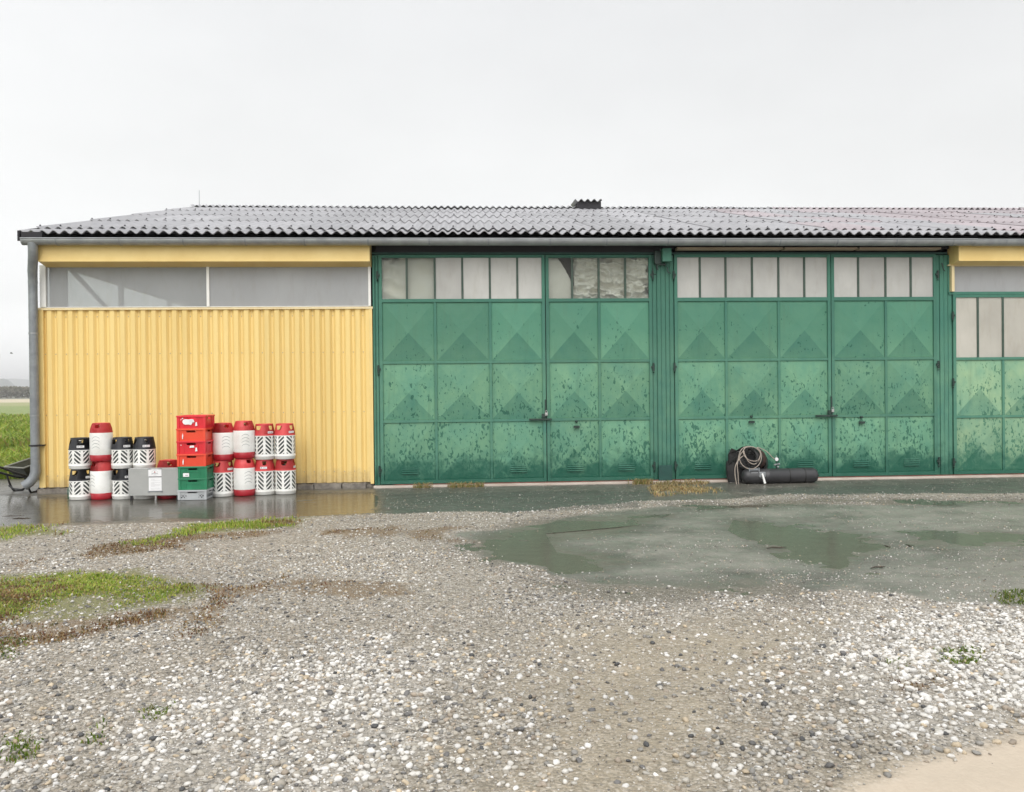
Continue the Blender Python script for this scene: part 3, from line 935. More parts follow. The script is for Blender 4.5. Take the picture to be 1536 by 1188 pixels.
def stone_field():
    Xs, Ys, Ss = [], [], []
    for n, y0, y1, s0, s1, keep in ((52000, -11.0, -8.4, 0.0045, 0.0175, 1.0), (80000, -8.5, -5.2, 0.0052, 0.0170, 1.0), (62000, -5.3, -0.05, 0.0065, 0.0165, 0.8),
                                 (60000, -11.0, -8.4, 0.0018, 0.0048, 1.0), (70000, -8.5, -5.2, 0.0030, 0.0060, 1.0)):
        X, Y, D = visible(0, n, y0, y1)
        # even out: more candidates where the wedge is wide
        S = s0 + (s1 - s0) * rng.power(0.5, n) ** 1.5
        Xs.append(X); Ys.append(Y); Ss.append(S)
    X, Y, S = map(np.concatenate, (Xs, Ys, Ss))
    d = masks(X, Y)
    cl = fbm(X * 1.1, Y * 1.1, 61)
    cl2 = fbm(X * 3.3, Y * 3.3, 62)
    p = np.clip(0.42 + 1.9 * (cl - 0.38) + 0.9 * (cl2 - 0.5), 0.14, 1)
    p = np.maximum(p, 0.99 * d['white'])
    p *= 1 - 0.78 * d['sand'] * (1 - d['white'])
    p *= 1 - 0.985 * d['bare']
    thin = np.clip(0.13 + 0.7 * (fbm(X * 2.3, Y * 2.3, 67) - 0.5), 0.012, 0.3)
    band = np.exp(-((sdist(A_SLAB[0], X, Y)) / 0.22) ** 2)
    edgeg = np.clip(thin + 0.30 * band, 0, 1)
    p = np.where(d['hard'] > 0.5, edgeg, p)
    p *= 1 - 0.9 * np.where(d['pool'] > 0.5, 0.9, 0)
    p *= 1 - 0.75 * np.maximum(d['grass'], d['brown'] * 0.8)
    p *= (d['field'] < 0.2) & ((Y < -0.15) | (X < -6.5)) & (Y < 2)
    yard_strip = (X < -1.2) & (Y > -2.2)
    p = np.where(yard_strip, np.minimum(p, 0.03), p)
    p = np.where((S < 0.0052) & (d['bare'] < 0.3), np.maximum(p, (0.62 - 0.34 * d['sand']) * (d['hard'] < 0.3)), p)
    k = rng.random(len(X)) < p
    X, Y, S, d = X[k], Y[k], S[k], {q: w_[k] for q, w_ in d.items()}
    S = S * (0.88 + 0.13 * d['white'] * (X > 0.5) + 0.12 * d['white']) * np.where(d['hard'] > 0.5, 0.62, 1)
    ci = rng.choice(len(PAL), len(X), p=PW)
    whi = (rng.random(len(X)) < d['white'] * np.where(X > 0.5, 0.6, 0.3))
    ci = np.where(whi & (ci > 1), rng.integers(0, 2, len(X)), ci)
    C = PAL[ci] * rng.uniform(0.8, 1.12, (len(X), 1)) * np.clip(0.62 + 0.75 * fbm(X * 0.9, Y * 0.9, 68) + 0.25 * d['white'], 0.7, 1.12)[:, None]
    return X, Y, S, C


SX, SY, SS, SC = stone_field()
SD = np.hypot(SX, SY + CAM_D)
inview = np.abs(SX / np.maximum(SY + CAM_D, 0.1) - 0.06) < 0.66
app = np.where(inview & (SY + CAM_D > 3.05), SS / SD, 0)
big = np.argsort(-app)[:300]
rest = np.ones(len(SX), bool); rest[big] = False
STONE_N = (len(SX), int(rest.sum()))
nearm = rest & (SD < 5.0) & (SS > 0.0085)
farm = rest & ~nearm
OCT = (np.array([(1, 0, 0), (-1, 0, 0), (0, 1, 0), (0, -1, 0), (0, 0, 1), (0, 0, -1)], float), np.array([(0, 2, 4), (2, 1, 4), (1, 3, 4), (3, 0, 4), (2, 0, 5), (1, 2, 5), (3, 1, 5), (0, 3, 5)]))
tinym = farm & (SS / SD * 833 < 1.15)
farm &= ~tinym
g3 = link('gravel', stones_mesh('gravel', SX[tinym], SY[tinym], SS[tinym] * 1.1, SC[tinym], OCT), ground)
tag(g3, kind='stuff')
g1 = link('gravel', stones_mesh('gravel', SX[nearm], SY[nearm], SS[nearm], SC[nearm], ICO1), ground)
tag(g1, kind='stuff')
g2 = link('gravel', stones_mesh('gravel', SX[farm], SY[farm], SS[farm], SC[farm], ICO0), ground)
tag(g2, kind='stuff')
# the 300 that show largest, each its own stone
protos = []
for c in range(len(PAL)):
    for q in range(2):
        V = ICO1[0] * (1 + rng.normal(0, 0.09, (len(ICO1[0]), 1))) * np.array([rng.uniform(0.9, 1.3), rng.uniform(0.75, 1.05), rng.uniform(0.5, 0.8)])
        protos.append(np_mesh('stone', V, ICO1[1], M['stone'], np.repeat(PAL[c][None] * rng.uniform(0.9, 1.1), len(V), 0)))
bz = ground_z(SX[big], SY[big])
pc = np.argmin(((SC[big][:, None] - PAL[None]) ** 2).sum(-1), 1)
for j, i in enumerate(big):
    o = link('stone', protos[int(pc[j]) * 2 + (j & 1)], ground, (SX[i], SY[i], bz[j] + SS[i] * 0.25), (rng.normal(0, 0.2), rng.normal(0, 0.2), rng.uniform(0, 6.28)))
    o.scale = (SS[i],) * 3


# ------------------------------------------------------------------ grass and weeds
def blades(name, X, Y, Z, H, Wd, C, lean=0.5, segs=2):
    n = len(X)
    a = rng.uniform(0, 6.283, n)
    dx, dy = np.cos(a), np.sin(a)
    b = rng.uniform(0, 6.283, n)
    lx, ly = np.cos(b) * lean * H * rng.uniform(0.2, 1.2, n), np.sin(b) * lean * H * rng.uniform(0.2, 1.2, n)
    base = np.stack([X, Y, Z], 1)
    side = np.stack([dx, dy, np.zeros(n)], 1) * Wd[:, None]
    midp = base + np.stack([lx * 0.3, ly * 0.3, H * 0.6], 1)
    tip = base + np.stack([lx, ly, H * (1 - 0.25 * lean)], 1)
    V = np.stack([base - side, base + side, midp - side * 0.8, midp + side * 0.8, tip], 1).reshape(-1, 3)
    F0 = np.array([(0, 1, 3), (0, 3, 2), (2, 3, 4)])
    Fs = (F0[None] + (np.arange(n) * 5)[:, None, None]).reshape(-1, 3)
    shade = np.array([0.8, 0.8, 1.0, 1.0, 1.15])
    Cv = (C[:, None, :] * np.ones((1, 5, 1))).reshape(-1, 3)
    return np_mesh(name, V, Fs, M['blade'], Cv, False)


GREEN = np.array([(0.19, 0.27, 0.035), (0.27, 0.34, 0.05), (0.13, 0.20, 0.03), (0.34, 0.34, 0.08), (0.36, 0.29, 0.12)])
DRY = np.array([(0.24, 0.15, 0.06), (0.16, 0.085, 0.04), (0.32, 0.23, 0.10), (0.13, 0.06, 0.035), (0.10, 0.09, 0.03)])


def scatter(polys, n, dens_scale, cut, warp=0.45, seed=3, soft=0.38):
    P = np.concatenate(polys)
    x0, y0, x1, y1 = P[:, 0].min() - .2, P[:, 1].min() - .2, P[:, 0].max() + .2, P[:, 1].max() + .2
    X, Y = rng.uniform(x0, x1, n), rng.uniform(y0, y1, n)
    m = mask(polys, X, Y, soft, warp, 1.6, seed)
    m = m * np.clip(0.35 + 1.6 * (fbm(X * 1.9, Y * 1.9, seed + 50) - 0.28), 0, 1)
    k = (m * (0.45 + fbm(X * dens_scale, Y * dens_scale, seed + 20)) > cut + rng.random(n) * 0.45)
    k &= (Y < -0.02) | (X < -6.45)
    return X[k], Y[k]


def patch(name, polys, n, pal, pw, h0, h1, wd, lean, label, cat='grass', cut=0.35, soft=0.38, warp=0.45, seed=3):
    X, Y = scatter(polys, n, 3.0, cut, warp, seed, soft)
    C = pal[rng.choice(len(pal), len(X), p=pw)] * rng.uniform(0.8, 1.2, (len(X), 1))
    if cat == 'grass' and pal is GREEN:
        dead = fbm(X * 1.3, Y * 2.0, 87) + rng.normal(0, 0.05, len(X)) > 0.60
        C = np.where(dead[:, None], DRY[rng.choice(5, len(X))], C)
    tone = 0.7 + 0.6 * fbm(X * 2.2, Y * 2.2, 88)
    C = C * tone[:, None] * (1.3 if pal is GREEN else 1.1)
    H = rng.uniform(h0, h1, len(X)) * (0.5 + fbm(X * 2.5, Y * 2.5, 89))
    o = link(name, blades(name, X, Y, ground_z(X, Y) - 0.004, H, rng.uniform(0.6, 1.3, len(X)) * wd, C, lean))
    tag(o, label, cat, kind='stuff')
    return o


gpw = [0.3, 0.3, 0.16, 0.14, 0.10]
patch('grass', [A_GRASS[0]], 11000, GREEN, gpw, 0.015, 0.055, 0.0045, 0.7, 'green grass strip at the left edge beside the puddle')
patch('grass', [A_GRASS[1]], 15000, GREEN, gpw, 0.015, 0.06, 0.0045, 0.7, 'green grass strip in front of the stacked gas bottles')
patch('grass', [A_GRASS[2]], 64000, GREEN, [0.22, 0.24, 0.16, 0.2, 0.18], 0.010, 0.042, 0.0042, 1.1, 'broad green grass patch in the gravel at left', cut=0.40)
patch('grass', [poly([(-260, 880), (0, 878), (240, 872), (345, 884), (300, 908), (160, 926), (-100, 948), (-300, 944)])], 30000, GREEN * 0.8, [0.2, 0.15, 0.2, 0.2, 0.25], 0.008, 0.03, 0.004, 1.2,
      'low mossy growth along the lower side of the broad grass patch', cut=0.45, seed=23)
dpw = [0.25, 0.25, 0.15, 0.2, 0.15]
for i, (P_, lab, nn) in enumerate(((0, 'brown dead weeds at the end of the broad grass patch', 3000), (1, 'reddish brown weeds in the middle of the left gravel', 4000),
                                   (2, 'brown weeds fringing the broad grass patch at far left', 14000), (3, 'reddish weeds at the gravel edge below the last gas bottles', 3500),
                                   (4, 'small rusty weed tuft at the left edge', 1600), (5, 'brown weeds under the green strip in front of the gas bottles', 9000))):
    patch('dead_weeds', [A_BROWN[P_]], int(nn * (1.6 if P_ < 2 else 1.0)), DRY, dpw, 0.010, 0.036, 0.0045, 1.3, lab, 'weeds', 0.14 if P_ < 2 else 0.30, 0.22, 0.5 if P_ > 1 else 0.25)
patch('straw_grass', [A_BROWN[6]], 13000, np.array([(0.40, 0.31, 0.15), (0.30, 0.19, 0.09), (0.46, 0.38, 0.22), (0.22, 0.21, 0.07)]), [0.4, 0.25, 0.2, 0.15], 0.02, 0.075, 0.005, 1.1,
      'straw coloured dry grass at the foot of the post between the doors', 'grass', 0.25)
patch('dead_weeds', [A_BROWN[7]], 2600, DRY * 0.7, dpw, 0.010, 0.03, 0.004, 1.2, 'dark brown weeds among the white stones at right', 'weeds', 0.2, 0.08, 0.1)
for P_, lab, nn in ((8, 'sparse brown weeds in the gravel right of the broad grass patch', 2500), (9, 'reddish weeds below the corner of the yellow wall', 1500), (10, 'thin brown weeds left of the big slab puddle', 1200)):
    patch('dead_weeds', [A_BROWN[P_]], int(nn * 0.9), DRY, dpw, 0.01, 0.035, 0.0045, 1.2, lab, 'weeds', 0.33)
TUFTS = [([(1405, 980), (1465, 978), (1460, 994), (1415, 994)], 'green tuft among the white stones at right', 1500), ([(1325, 995), (1362, 993), (1358, 1006), (1330, 1006)], 'small mossy tuft left of the green tuft at right', 700),
         ([(1488, 890), (1560, 884), (1560, 905), (1500, 904)], 'green weeds at the right edge of the slab', 1800), ([(0, 1108), (55, 1105), (50, 1150), (0, 1160)], 'green moss tufts in the bottom left corner', 1400),
         ([(220, 1058), (268, 1056), (262, 1080), (228, 1080)], 'small green tuft in the lower left gravel', 800), ([(130, 1085), (180, 1088), (170, 1125), (135, 1120)], 'low green weeds in the lower left gravel', 800),
         ([(-60, 955), (45, 960), (20, 992), (-60, 1000)], 'green tuft at the left edge under the brown weeds', 1800)]
for P_, lab, nn in TUFTS:
    patch('grass_tuft', [poly(P_)], nn * 2, GREEN * np.array([0.62, 0.66, 0.6]), [0.3, 0.2, 0.3, 0.1, 0.1], 0.010, 0.034, 0.004, 1.1, lab, 'grass', 0.18, 0.06, 0.08)
# dry weeds along the threshold
n_ = 1500
X = np.concatenate([rng.uniform(-1.25, 0.35, n_), rng.normal(2.75, 0.12, 500)])
Y = -0.16 - np.abs(rng.normal(0, 0.05, len(X)))
k = fbm(X * 4, Y * 4, 91) > 0.42
X, Y = X[k], Y[k]
C = np.array([(0.42, 0.30, 0.13), (0.30, 0.27, 0.09), (0.46, 0.36, 0.2), (0.14, 0.2, 0.05)])[rng.choice(4, len(X), p=[.35, .25, .2, .2])]
o = link('dry_grass', blades('dry_grass', X, Y, np.zeros(len(X)) - 0.004, rng.uniform(0.03, 0.13, len(X)), np.full(len(X), 0.003), C, 0.8))
tag(o, 'thin dry grass growing along the threshold of the left doors', 'grass', kind='stuff')
# tall growth on the land left of the hangar
n_ = 34000
Yf = 2.3 + 46 * rng.random(n_) ** 1.7
Xf = -6.6 - (0.10 + 0.62 * rng.random(n_)) * (Yf + 4)
Hf = rng.uniform(0.12, 0.36, n_) * (0.35 + 1.3 * fbm(Xf * 0.5, Yf * 0.28, 95)) * np.where((Yf > 9) & (Yf < 22), 1.5, 1.0)
Cf = np.array([(0.13, 0.19, 0.025), (0.18, 0.24, 0.035), (0.09, 0.14, 0.02), (0.25, 0.25, 0.05), (0.20, 0.17, 0.06)])[rng.choice(5, n_, p=[.3, .3, .15, .17, .08])] * 1.45 * (0.65 + 0.7 * fbm(Xf * 0.8, Yf * 0.5, 96))[:, None]
o = link('meadow_grass', blades('meadow_grass', Xf, Yf, np.full(n_, -0.05), Hf + 0.05, rng.uniform(0.008, 0.022, n_) * (1 + Yf / 25), Cf, 0.7))
tag(o, 'tall green meadow grass beyond the wheelbarrow', 'grass', kind='stuff')


# ================================================================== DISTANCE
def ridge(name, y, x0, x1, n, fn, mat, depth, base=-3):
    xs = np.linspace(x0, x1, n)
    hs = np.array([fn(x) for x in xs])
    b = MB()
    k = 7
    vs_ = []
    for x, h in zip(xs, hs):
        for j in range(k):
            t = j / (k - 1)
            vs_.append((x, y + depth * t, base + (h - base) * math.sin(math.pi * min(1, t * 1.0)) ** 0.7 * (1 + 0.03 * random.uniform(-1, 1))))
    fs = [(i * k + j, (i + 1) * k + j, (i + 1) * k + j + 1, i * k + j + 1) for i in range(n - 1) for j in range(k - 1)]
    b.add(vs_, fs, 0, True)
    o = b.build(name, mat)
    return tag(o, kind='structure')


ridge('hills', 3300, -3800, 2500, 180, lambda x: 44 + 46 * float(fbm(np.array([x / 700.0]), np.array([0.3]), 5)[0]) + 18 * float(fbm(np.array([x / 160.0]), np.array([1.3]), 6)[0]), M['hills'], 500)
ridge('knoll', 2100, -1250, -1040, 40, lambda x: max(-2.5, 46 * max(0, 1 - abs(x + 1146) / 48) ** 0.8), M['hills'], 120)


def far_wood():
    n = 22000
    X = rng.uniform(-420, -30, n)
    Y = 440 + rng.uniform(0, 14, n)
    top = 5.0 + 0.9 * fbm(X / 14, X * 0, 81) + 0.5 * fbm(X / 3, X * 0, 82)
    Z = rng.random(n) ** 0.7 * top
    s = rng.uniform(0.5, 1.1, n)
    d1 = rng.normal(0, 1, (n, 3)); d1 /= np.linalg.norm(d1, axis=1, keepdims=True)
    d2 = np.cross(d1, rng.normal(0, 1, (n, 3))); d2 /= np.linalg.norm(d2, axis=1, keepdims=True)
    c = np.stack([X, Y, Z], 1)
    V = np.stack([c - d1 * s[:, None], c - d2 * s[:, None] * .7, c + d1 * s[:, None], c + d2 * s[:, None] * .7], 1).reshape(-1, 3)
    Fs = (np.arange(4)[None] + (np.arange(n) * 4)[:, None])
    C = np.array([(0.17, 0.17, 0.11), (0.20, 0.185, 0.13), (0.22, 0.195, 0.145)])[rng.integers(0, 3, n)]
    o = link('hedgerow', np_mesh('hedgerow', V, Fs, M['blade'], np.repeat(C, 4, 0), False))
    tag(o, 'long grey green hedgerow on the far edge of the fields', 'hedgerow', kind='stuff')


far_wood()

# ================================================================== HANGAR
XL, XY, XE = -6.17, -1.30, 17.2          # left corner, end of the yellow bay, far end
EY, EZ, RY, RZ = -0.33, 3.79, 7.55, 5.86
hangar = thing('hangar', 'long hangar with yellow ribbed wall and tall green metal double doors under a corrugated roof', 'building')


def part(b, name, mats, parent=hangar, **k):
    return b.build(name, mats if isinstance(mats, (list, tuple)) else M[mats] if isinstance(mats, str) else mats, parent, **k)


# ---- ribbed cladding sheets
RIB = 0.15


def cladding(nrib):
    b = MB()
    prof = []
    for i in range(nrib):
        x = i * RIB
        prof += [(x, 0), (x + 0.026, 0), (x + 0.058, -0.038), (x + 0.118, -0.038)]
    prof.append((nrib * RIB, 0))
    z0, z1 = 0.085, 2.70
    vs_ = [(x, y, z0) for x, y in prof] + [(x, y, z1) for x, y in prof]
    k = len(prof)
    b.add(vs_, [(i, i + 1, k + i + 1, k + i) for i in range(k - 1)])
    vb = [(x, y + 0.006, z0) for x, y in prof] + [(x, y + 0.006, z1) for x, y in prof]
    b.add(vb, [(k + i, k + i + 1, i + 1, i) for i in range(k - 1)])
    b.add([(x, y, z0) for x, y in prof] + [(x, y + 0.006, z0) for x, y in prof], [(k + i, k + i + 1, i + 1, i) for i in range(k - 1)])
    return b.mesh('cladding_sheet', M['yellow'])


wall = MB()
wall.box(XL + 0.01, XY - 0.002, 0.012, 0.09, 0.10, 2.66)
wall_o = part(wall, 'front_wall', 'inner')
cl7, cl5 = cladding(7), cladding(4)
x = XL + 0.065
for i in range(5):
    me_ = cl7 if i < 4 else cl5
    link('cladding_sheet', me_, wall_o, (x, -0.004 - 0.002 * (i % 2), 0))
    x += 7 * RIB
b = MB()
b.box(XL - 0.012, XL + 0.075, -0.056, 0.05, 0.085, 2.70)
part(b, 'corner_trim', 'yellow_trim', wall_o)
b = MB()
b.prism_x([(-0.062, 2.698), (-0.062, 2.722), (0.02, 2.742), (0.02, 2.70)], XL - 0.02, XY + 0.012)
part(b, 'sill_flashing', 'cream', wall_o)
b = MB()
b.box(XY - 0.05, XY + 0.0, -0.055, 0.05, 0.06, 2.70)
part(b, 'edge_trim', 'yellow_trim', wall_o)
# screw heads along two lines
b = MB()
for z in (0.25, 1.15, 2.05, 2.6):
    for i in range(32):
        xx = XL + 0.065 + i * RIB + 0.013
        b.lathe([(0.007, 0), (0.006, -0.005), (0.0005, -0.006)], 6, (xx, -0.006, z), 'y')
o = part(b, 'screw_heads', 'galv', wall_o)
tag(o, kind='stuff')
# rough plinth: a course of blocks
pl = MB()
pl.box(XL + 0.02, XY - 0.01, 0.0, 0.12, -0.06, 0.10)
pl_o = part(pl, 'plinth', 'concrete')
x = XL - 0.03
k = 0
blk = []
for q in range(3):
    bb = MB().bevel_box(0, 1, -0.10, 0.0, 0, 1, 0.02)
    blk.append(bb.mesh('plinth_block', M['concrete']))
while x < XY - 0.12:
    w_ = random.uniform(0.22, 0.42)
    o = link('plinth_block', blk[k % 3], pl_o, (x, -0.004 + random.uniform(-.015, .01), -0.05 + random.uniform(-.01, .004)), (0, random.uniform(-.01, .01), random.uniform(-.03, .03)))
    o.scale = (min(w_, XY - 0.02 - x) - 0.012, 1, 0.125)
    x += w_
    k += 1

# ---- glazed strip over the cladding
gl = MB()
gl.box(XL + 0.02, XY - 0.018, -0.020, 0.03, 2.737, 2.745)
strip_o = part(gl, 'window_strip', 'white')
for xa, xb in ((XL + 0.02, XL + 0.105), (-3.745, -3.705), (XY - 0.055, XY - 0.018)):
    part(MB().box(xa, xb, -0.03, 0.04, 2.746, 3.36), 'window_post', 'white', strip_o)
b = MB(); b.box(XL + 0.105, -3.745, -0.008, -0.003, 2.745, 3.36)
part(b, 'pane', 'milky', strip_o)
b = MB(); b.box(-3.705, XY - 0.055, -0.008, -0.003, 2.745, 3.36)
part(b, 'pane', 'milky_dense', strip_o)
b = MB(); b.box(XL + 0.12, XL + 0.30, 0.05, 0.25, 0.0, 3.7)
part(b, 'corner_post', 'post_grey')
# gable side: wall below, glazing, brace and mullions, wall above
b = MB(); b.box(XL, XL + 0.05, 0.06, 14.6, 0.0, 2.70)
b.add([(XL, 0.06, 3.42), (XL, 7.4, 5.78), (XL, 14.6, 3.42), (XL + 0.05, 0.06, 3.42), (XL + 0.05, 7.4, 5.78), (XL + 0.05, 14.6, 3.42)], [(0, 1, 2), (5, 4, 3), (0, 3, 4, 1), (1, 4, 5, 2), (2, 5, 3, 0)])
gw = part(b, 'gable_wall', 'yellow')
b = MB(); b.box(XL + 0.02, XL + 0.025, 0.26, 14.4, 2.70, 3.42)
part(b, 'pane', 'clear', gw)
for y in (2.78, 5.3, 8.0, 11.0):
    part(MB().box(XL + 0.03, XL + 0.10, y, y + 0.09, 2.70, 3.42), 'mullion', 'post_grey', gw)
b = MB(); b.tube([(XL + 0.16, 0.60, 3.42), (XL + 0.16, 2.60, 2.70)], 0.035, 6)
part(b, 'diagonal_brace', 'post_grey', gw)
# inside of the hall: partition, back and far walls, floor
b = MB(); b.box(XY + 0.02, XY + 0.08, 0.10, 14.5, 0.0, 3.6)
part(b, 'partition_wall', 'inner')
b = MB(); b.box(XL, XE, 14.6, 14.75, 0.0, 3.7)
part(b, 'rear_wall', 'inner')
b = MB(); b.box(XE - 0.05, XE, 0.0, 14.6, 0.0, 3.7)
b.add([(XE - .05, 0.0, 3.7), (XE - .05, 7.4, 5.78), (XE - .05, 14.6, 3.7), (XE, 0.0, 3.7), (XE, 7.4, 5.78), (XE, 14.6, 3.7)], [(0, 2, 1), (3, 4, 5), (0, 1, 4, 3), (1, 2, 5, 4), (2, 0, 3, 5)])
part(b, 'end_wall', 'yellow')
b = MB(); b.box(XL + 0.05, XE - 0.05, 0.1, 14.6, -0.03, -0.012)
part(b, 'hall_floor', 'concrete')
b = MB()
for xr in np.arange(XL + 0.4, XE, 1.75):
    b = MB()
    b.add([(xr, 0.08, 3.66), (xr + .06, 0.08, 3.66), (xr + .06, 7.4, 5.58), (xr, 7.4, 5.58), (xr, 0.08, 3.79), (xr + .06, 0.08, 3.79), (xr + .06, 7.4, 5.73), (xr, 7.4, 5.73)],
          [(0, 1, 2, 3), (4, 7, 6, 5), (0, 4, 5, 1), (1, 5, 6, 2), (2, 6, 7, 3), (3, 7, 4, 0)])
    part(b, 'rafter', 'post_grey')

# ---- yellow fascia boxes
def fascia(x0, x1):
    b = MB()
    prof = [(-0.27, 3.385), (-0.27, 3.650), (0.03, 3.70), (0.03, 3.332), (-0.012, 3.332)]
    b.prism_x(prof, x0, x1)
    b.box(x0, x1, -0.277, -0.270, 3.377, 3.397)
    return part(b, 'fascia_board', 'yellow_trim')


fascia(XL + 0.115, XY - 0.003)
fascia(7.74, XE)
# ---- eaves timber and black shade boards, gutter, downpipe
b = MB()
b.box(XL - 0.03, XE, -0.292, -0.272, 3.652, 3.725)
b.box(XL - 0.07, XL + 0.22, -0.36, -0.294, 3.690, 3.79)
b.box(XY + 0.0, XE, -0.270, 0.06, 3.702, 3.716)
b.box(XY + 0.06, 3.2, -0.05, 0.06, 3.552, 3.684)  # black boards added where the void above the doors is only shade
b.box(3.2, 7.72, -0.045, 0.06, 3.604, 3.684)
part(b, 'eaves_board_and_shade', 'tar')
gut = MB()
gc = (-0.372, 3.680)
prof = []
for i in range(13):
    a = math.pi * (1 + i / 12)
    prof.append((gc[0] + 0.078 * math.cos(a), gc[1] + 0.085 * math.sin(a)))
inner = [(gc[0] + (y - gc[0]) * 0.95, gc[1] + (z - gc[1]) * 0.95 + 0.001) for y, z in prof][::-1]
gut.prism_x(prof + inner, XL - 0.04, 7.93, smooth=True)
gut.tube([(XL - 0.04, gc[0] - 0.078, gc[1] + 0.004), (7.93, gc[0] - 0.078, gc[1] + 0.004)], 0.009, 8)
gut_o = part(gut, 'gutter', 'galv')
gu2 = MB(); gu2.prism_x([(y, z - 0.006) for y, z in prof + inner], 7.90, XE, smooth=True)
gu2.tube([(7.90, gc[0] - 0.078, gc[1] - 0.002), (XE, gc[0] - 0.078, gc[1] - 0.002)], 0.009, 8)
part(gu2, 'gutter', 'galv')
br = MB()
oprof = [(gc[0] + (y - gc[0]) * 1.05, gc[1] + (z - gc[1]) * 1.05) for y, z in prof]
br.prism_x(oprof + [(y, z) for y, z in prof][::-1], 0, 0.022)
br_me = br.mesh('gutter_bracket', M['galv_dull'])
for xx in np.arange(XL + 0.42, XE - 0.2, 0.885):
    link('gutter_bracket', br_me, gut_o, (xx + random.uniform(-.03, .03), 0, 0))
b = MB(); b.add([(XL - 0.04, y, z) for y, z in prof], [list(range(13))])
part(b, 'gutter_end', 'galv_dull', gut_o)
PX = -6.195
dp = MB()
dp.tube([(PX + 0.125, -0.372, 3.63), (PX + 0.125, -0.37, 3.54), (PX + 0.105, -0.33, 3.45), (PX + 0.03, -0.20, 3.25), (PX + 0.005, -0.145, 3.15), (PX, -0.135, 2.95), (PX, -0.135, 1.5), (PX, -0.135, 0.42)], [0.07, 0.066, 0.066, 0.066, 0.064, 0.062, 0.062, 0.062], 14)
dp_o = part(dp, 'downpipe', 'galv_dull')
b = MB()
for z, r in ((3.25, 0.0), (3.0, 0.0), (0.66, 0)):
    pass
for zz in (3.10, 2.35, 1.15):
    b.lathe([(0.0655, zz - 0.012), (0.0655, zz + 0.012)], 16, (PX, -0.135, 0))
part(b, 'pipe_joint', 'galv', dp_o)
b = MB()
b.lathe([(0.066, 0.70), (0.070, 0.705), (0.070, 0.722), (0.066, 0.727)], 16, (PX, -0.135, 0))
b.box(PX + 0.05, PX + 0.10, -0.14, -0.02, 0.705, 0.722)
b.box(PX - 0.088, PX - 0.06, -0.145, -0.125, 0.70, 0.725)
part(b, 'pipe_clip', 'tar', dp_o)
b = MB()
b.tube([(PX, -0.135, 0.44), (PX, -0.135, 0.33), (PX - 0.02, -0.142, 0.25), (PX - 0.07, -0.155, 0.18), (PX - 0.145, -0.175, 0.125)], [0.067, 0.068, 0.068, 0.068, 0.07], 14, caps=False)
b.lathe([(0.0655, -0.002), (0.0655, 0.006)], 14, (PX, -0.135, 0.43))
part(b, 'pipe_shoe', 'galv_dull', dp_o)
b = MB()
b.tube([(PX - 0.12, -0.168, 0.140), (PX - 0.143, -0.174, 0.1265)], 0.063, 14)
part(b, 'pipe_mouth', 'hole', dp_o)

# ---- roof of corrugated sheets
slope = math.atan2(RZ - EZ, RY - EY)
SLEN = math.hypot(RZ - EZ, RY - EY)
PITCH_W, AMP, NW = 0.155, 0.024, 6
roof = MB()
roof.add([(XL, EY + 0.1, EZ - 0.075), (XE, EY + 0.1, EZ - 0.075), (XE, RY, RZ - 0.10), (XL, RY, RZ - 0.10)], [(0, 1, 2, 3)])
roof.add([(XL, RY, RZ - 0.10), (XE, RY, RZ - 0.10), (XE, 14.9, 3.72), (XL, 14.9, 3.72)], [(0, 1, 2, 3)])
roof_o = part(roof, 'roof', 'inner')


def sheet_mesh(L, mat):
    b = MB()
    n = 8 * NW + 4
    top = [(i / 8 * PITCH_W, AMP * math.cos(2 * math.pi * i / 8)) for i in range(n + 1)]
    ns = [0, L * 0.5, L]
    k = n + 1
    vs_ = [(x, v, w) for v in ns for x, w in top]
    fs = [(r * k + i, r * k + i + 1, (r + 1) * k + i + 1, (r + 1) * k + i) for r in range(len(ns) - 1) for i in range(n)]
    b.add(vs_, fs, 0, True)
    vs2 = [(x, v, w - 0.012) for v in (0, L) for x, w in top]
    b.add(vs2, [(k + i, k + i + 1, i + 1, i) for i in range(n)], 0, True)
    b.add([(x, 0, w) for x, w in top] + [(x, 0, w - 0.012) for x, w in top], [(k + i, k + i + 1, i + 1, i) for i in range(n)])
    return b.mesh('roof_sheet', mat)


rows = [(0.0, 0.68), (0.52, 2.04), (2.40, 2.04), (4.28, 2.04), (6.16, SLEN - 6.16)]
cache = {}
ncol_ = int(math.ceil((XE + 0.1 - (XL - 0.10)) / (NW * PITCH_W)))
ca, sa = math.cos(slope), math.sin(slope)
for r, (s0, L) in enumerate(rows):
    for c in range(ncol_):
        x = XL - 0.10 + c * NW * PITCH_W
        pink = (x > 8.0 and random.random() < 0.85) or (x > 5.5 and random.random() < 0.3)
        key = (round(L, 2), pink)
        if key not in cache:
            cache[key] = sheet_mesh(L, M['roof_pink' if pink else 'roof'])
        lift = 0.008 + 0.004 * (c % 2)
        tilt = 0.018 / L
        s = s0 + random.uniform(-0.012, 0.012)
        yy = EY + ca * s - sa * (lift + 0.018 * (r > 0))
        zz = EZ + sa * s + ca * (lift + 0.018 * (r > 0))
        link('roof_sheet', cache[key], roof_o, (x, yy, zz), (slope - tilt + random.uniform(-.0012, .0012), random.uniform(-.002, .002), 0))
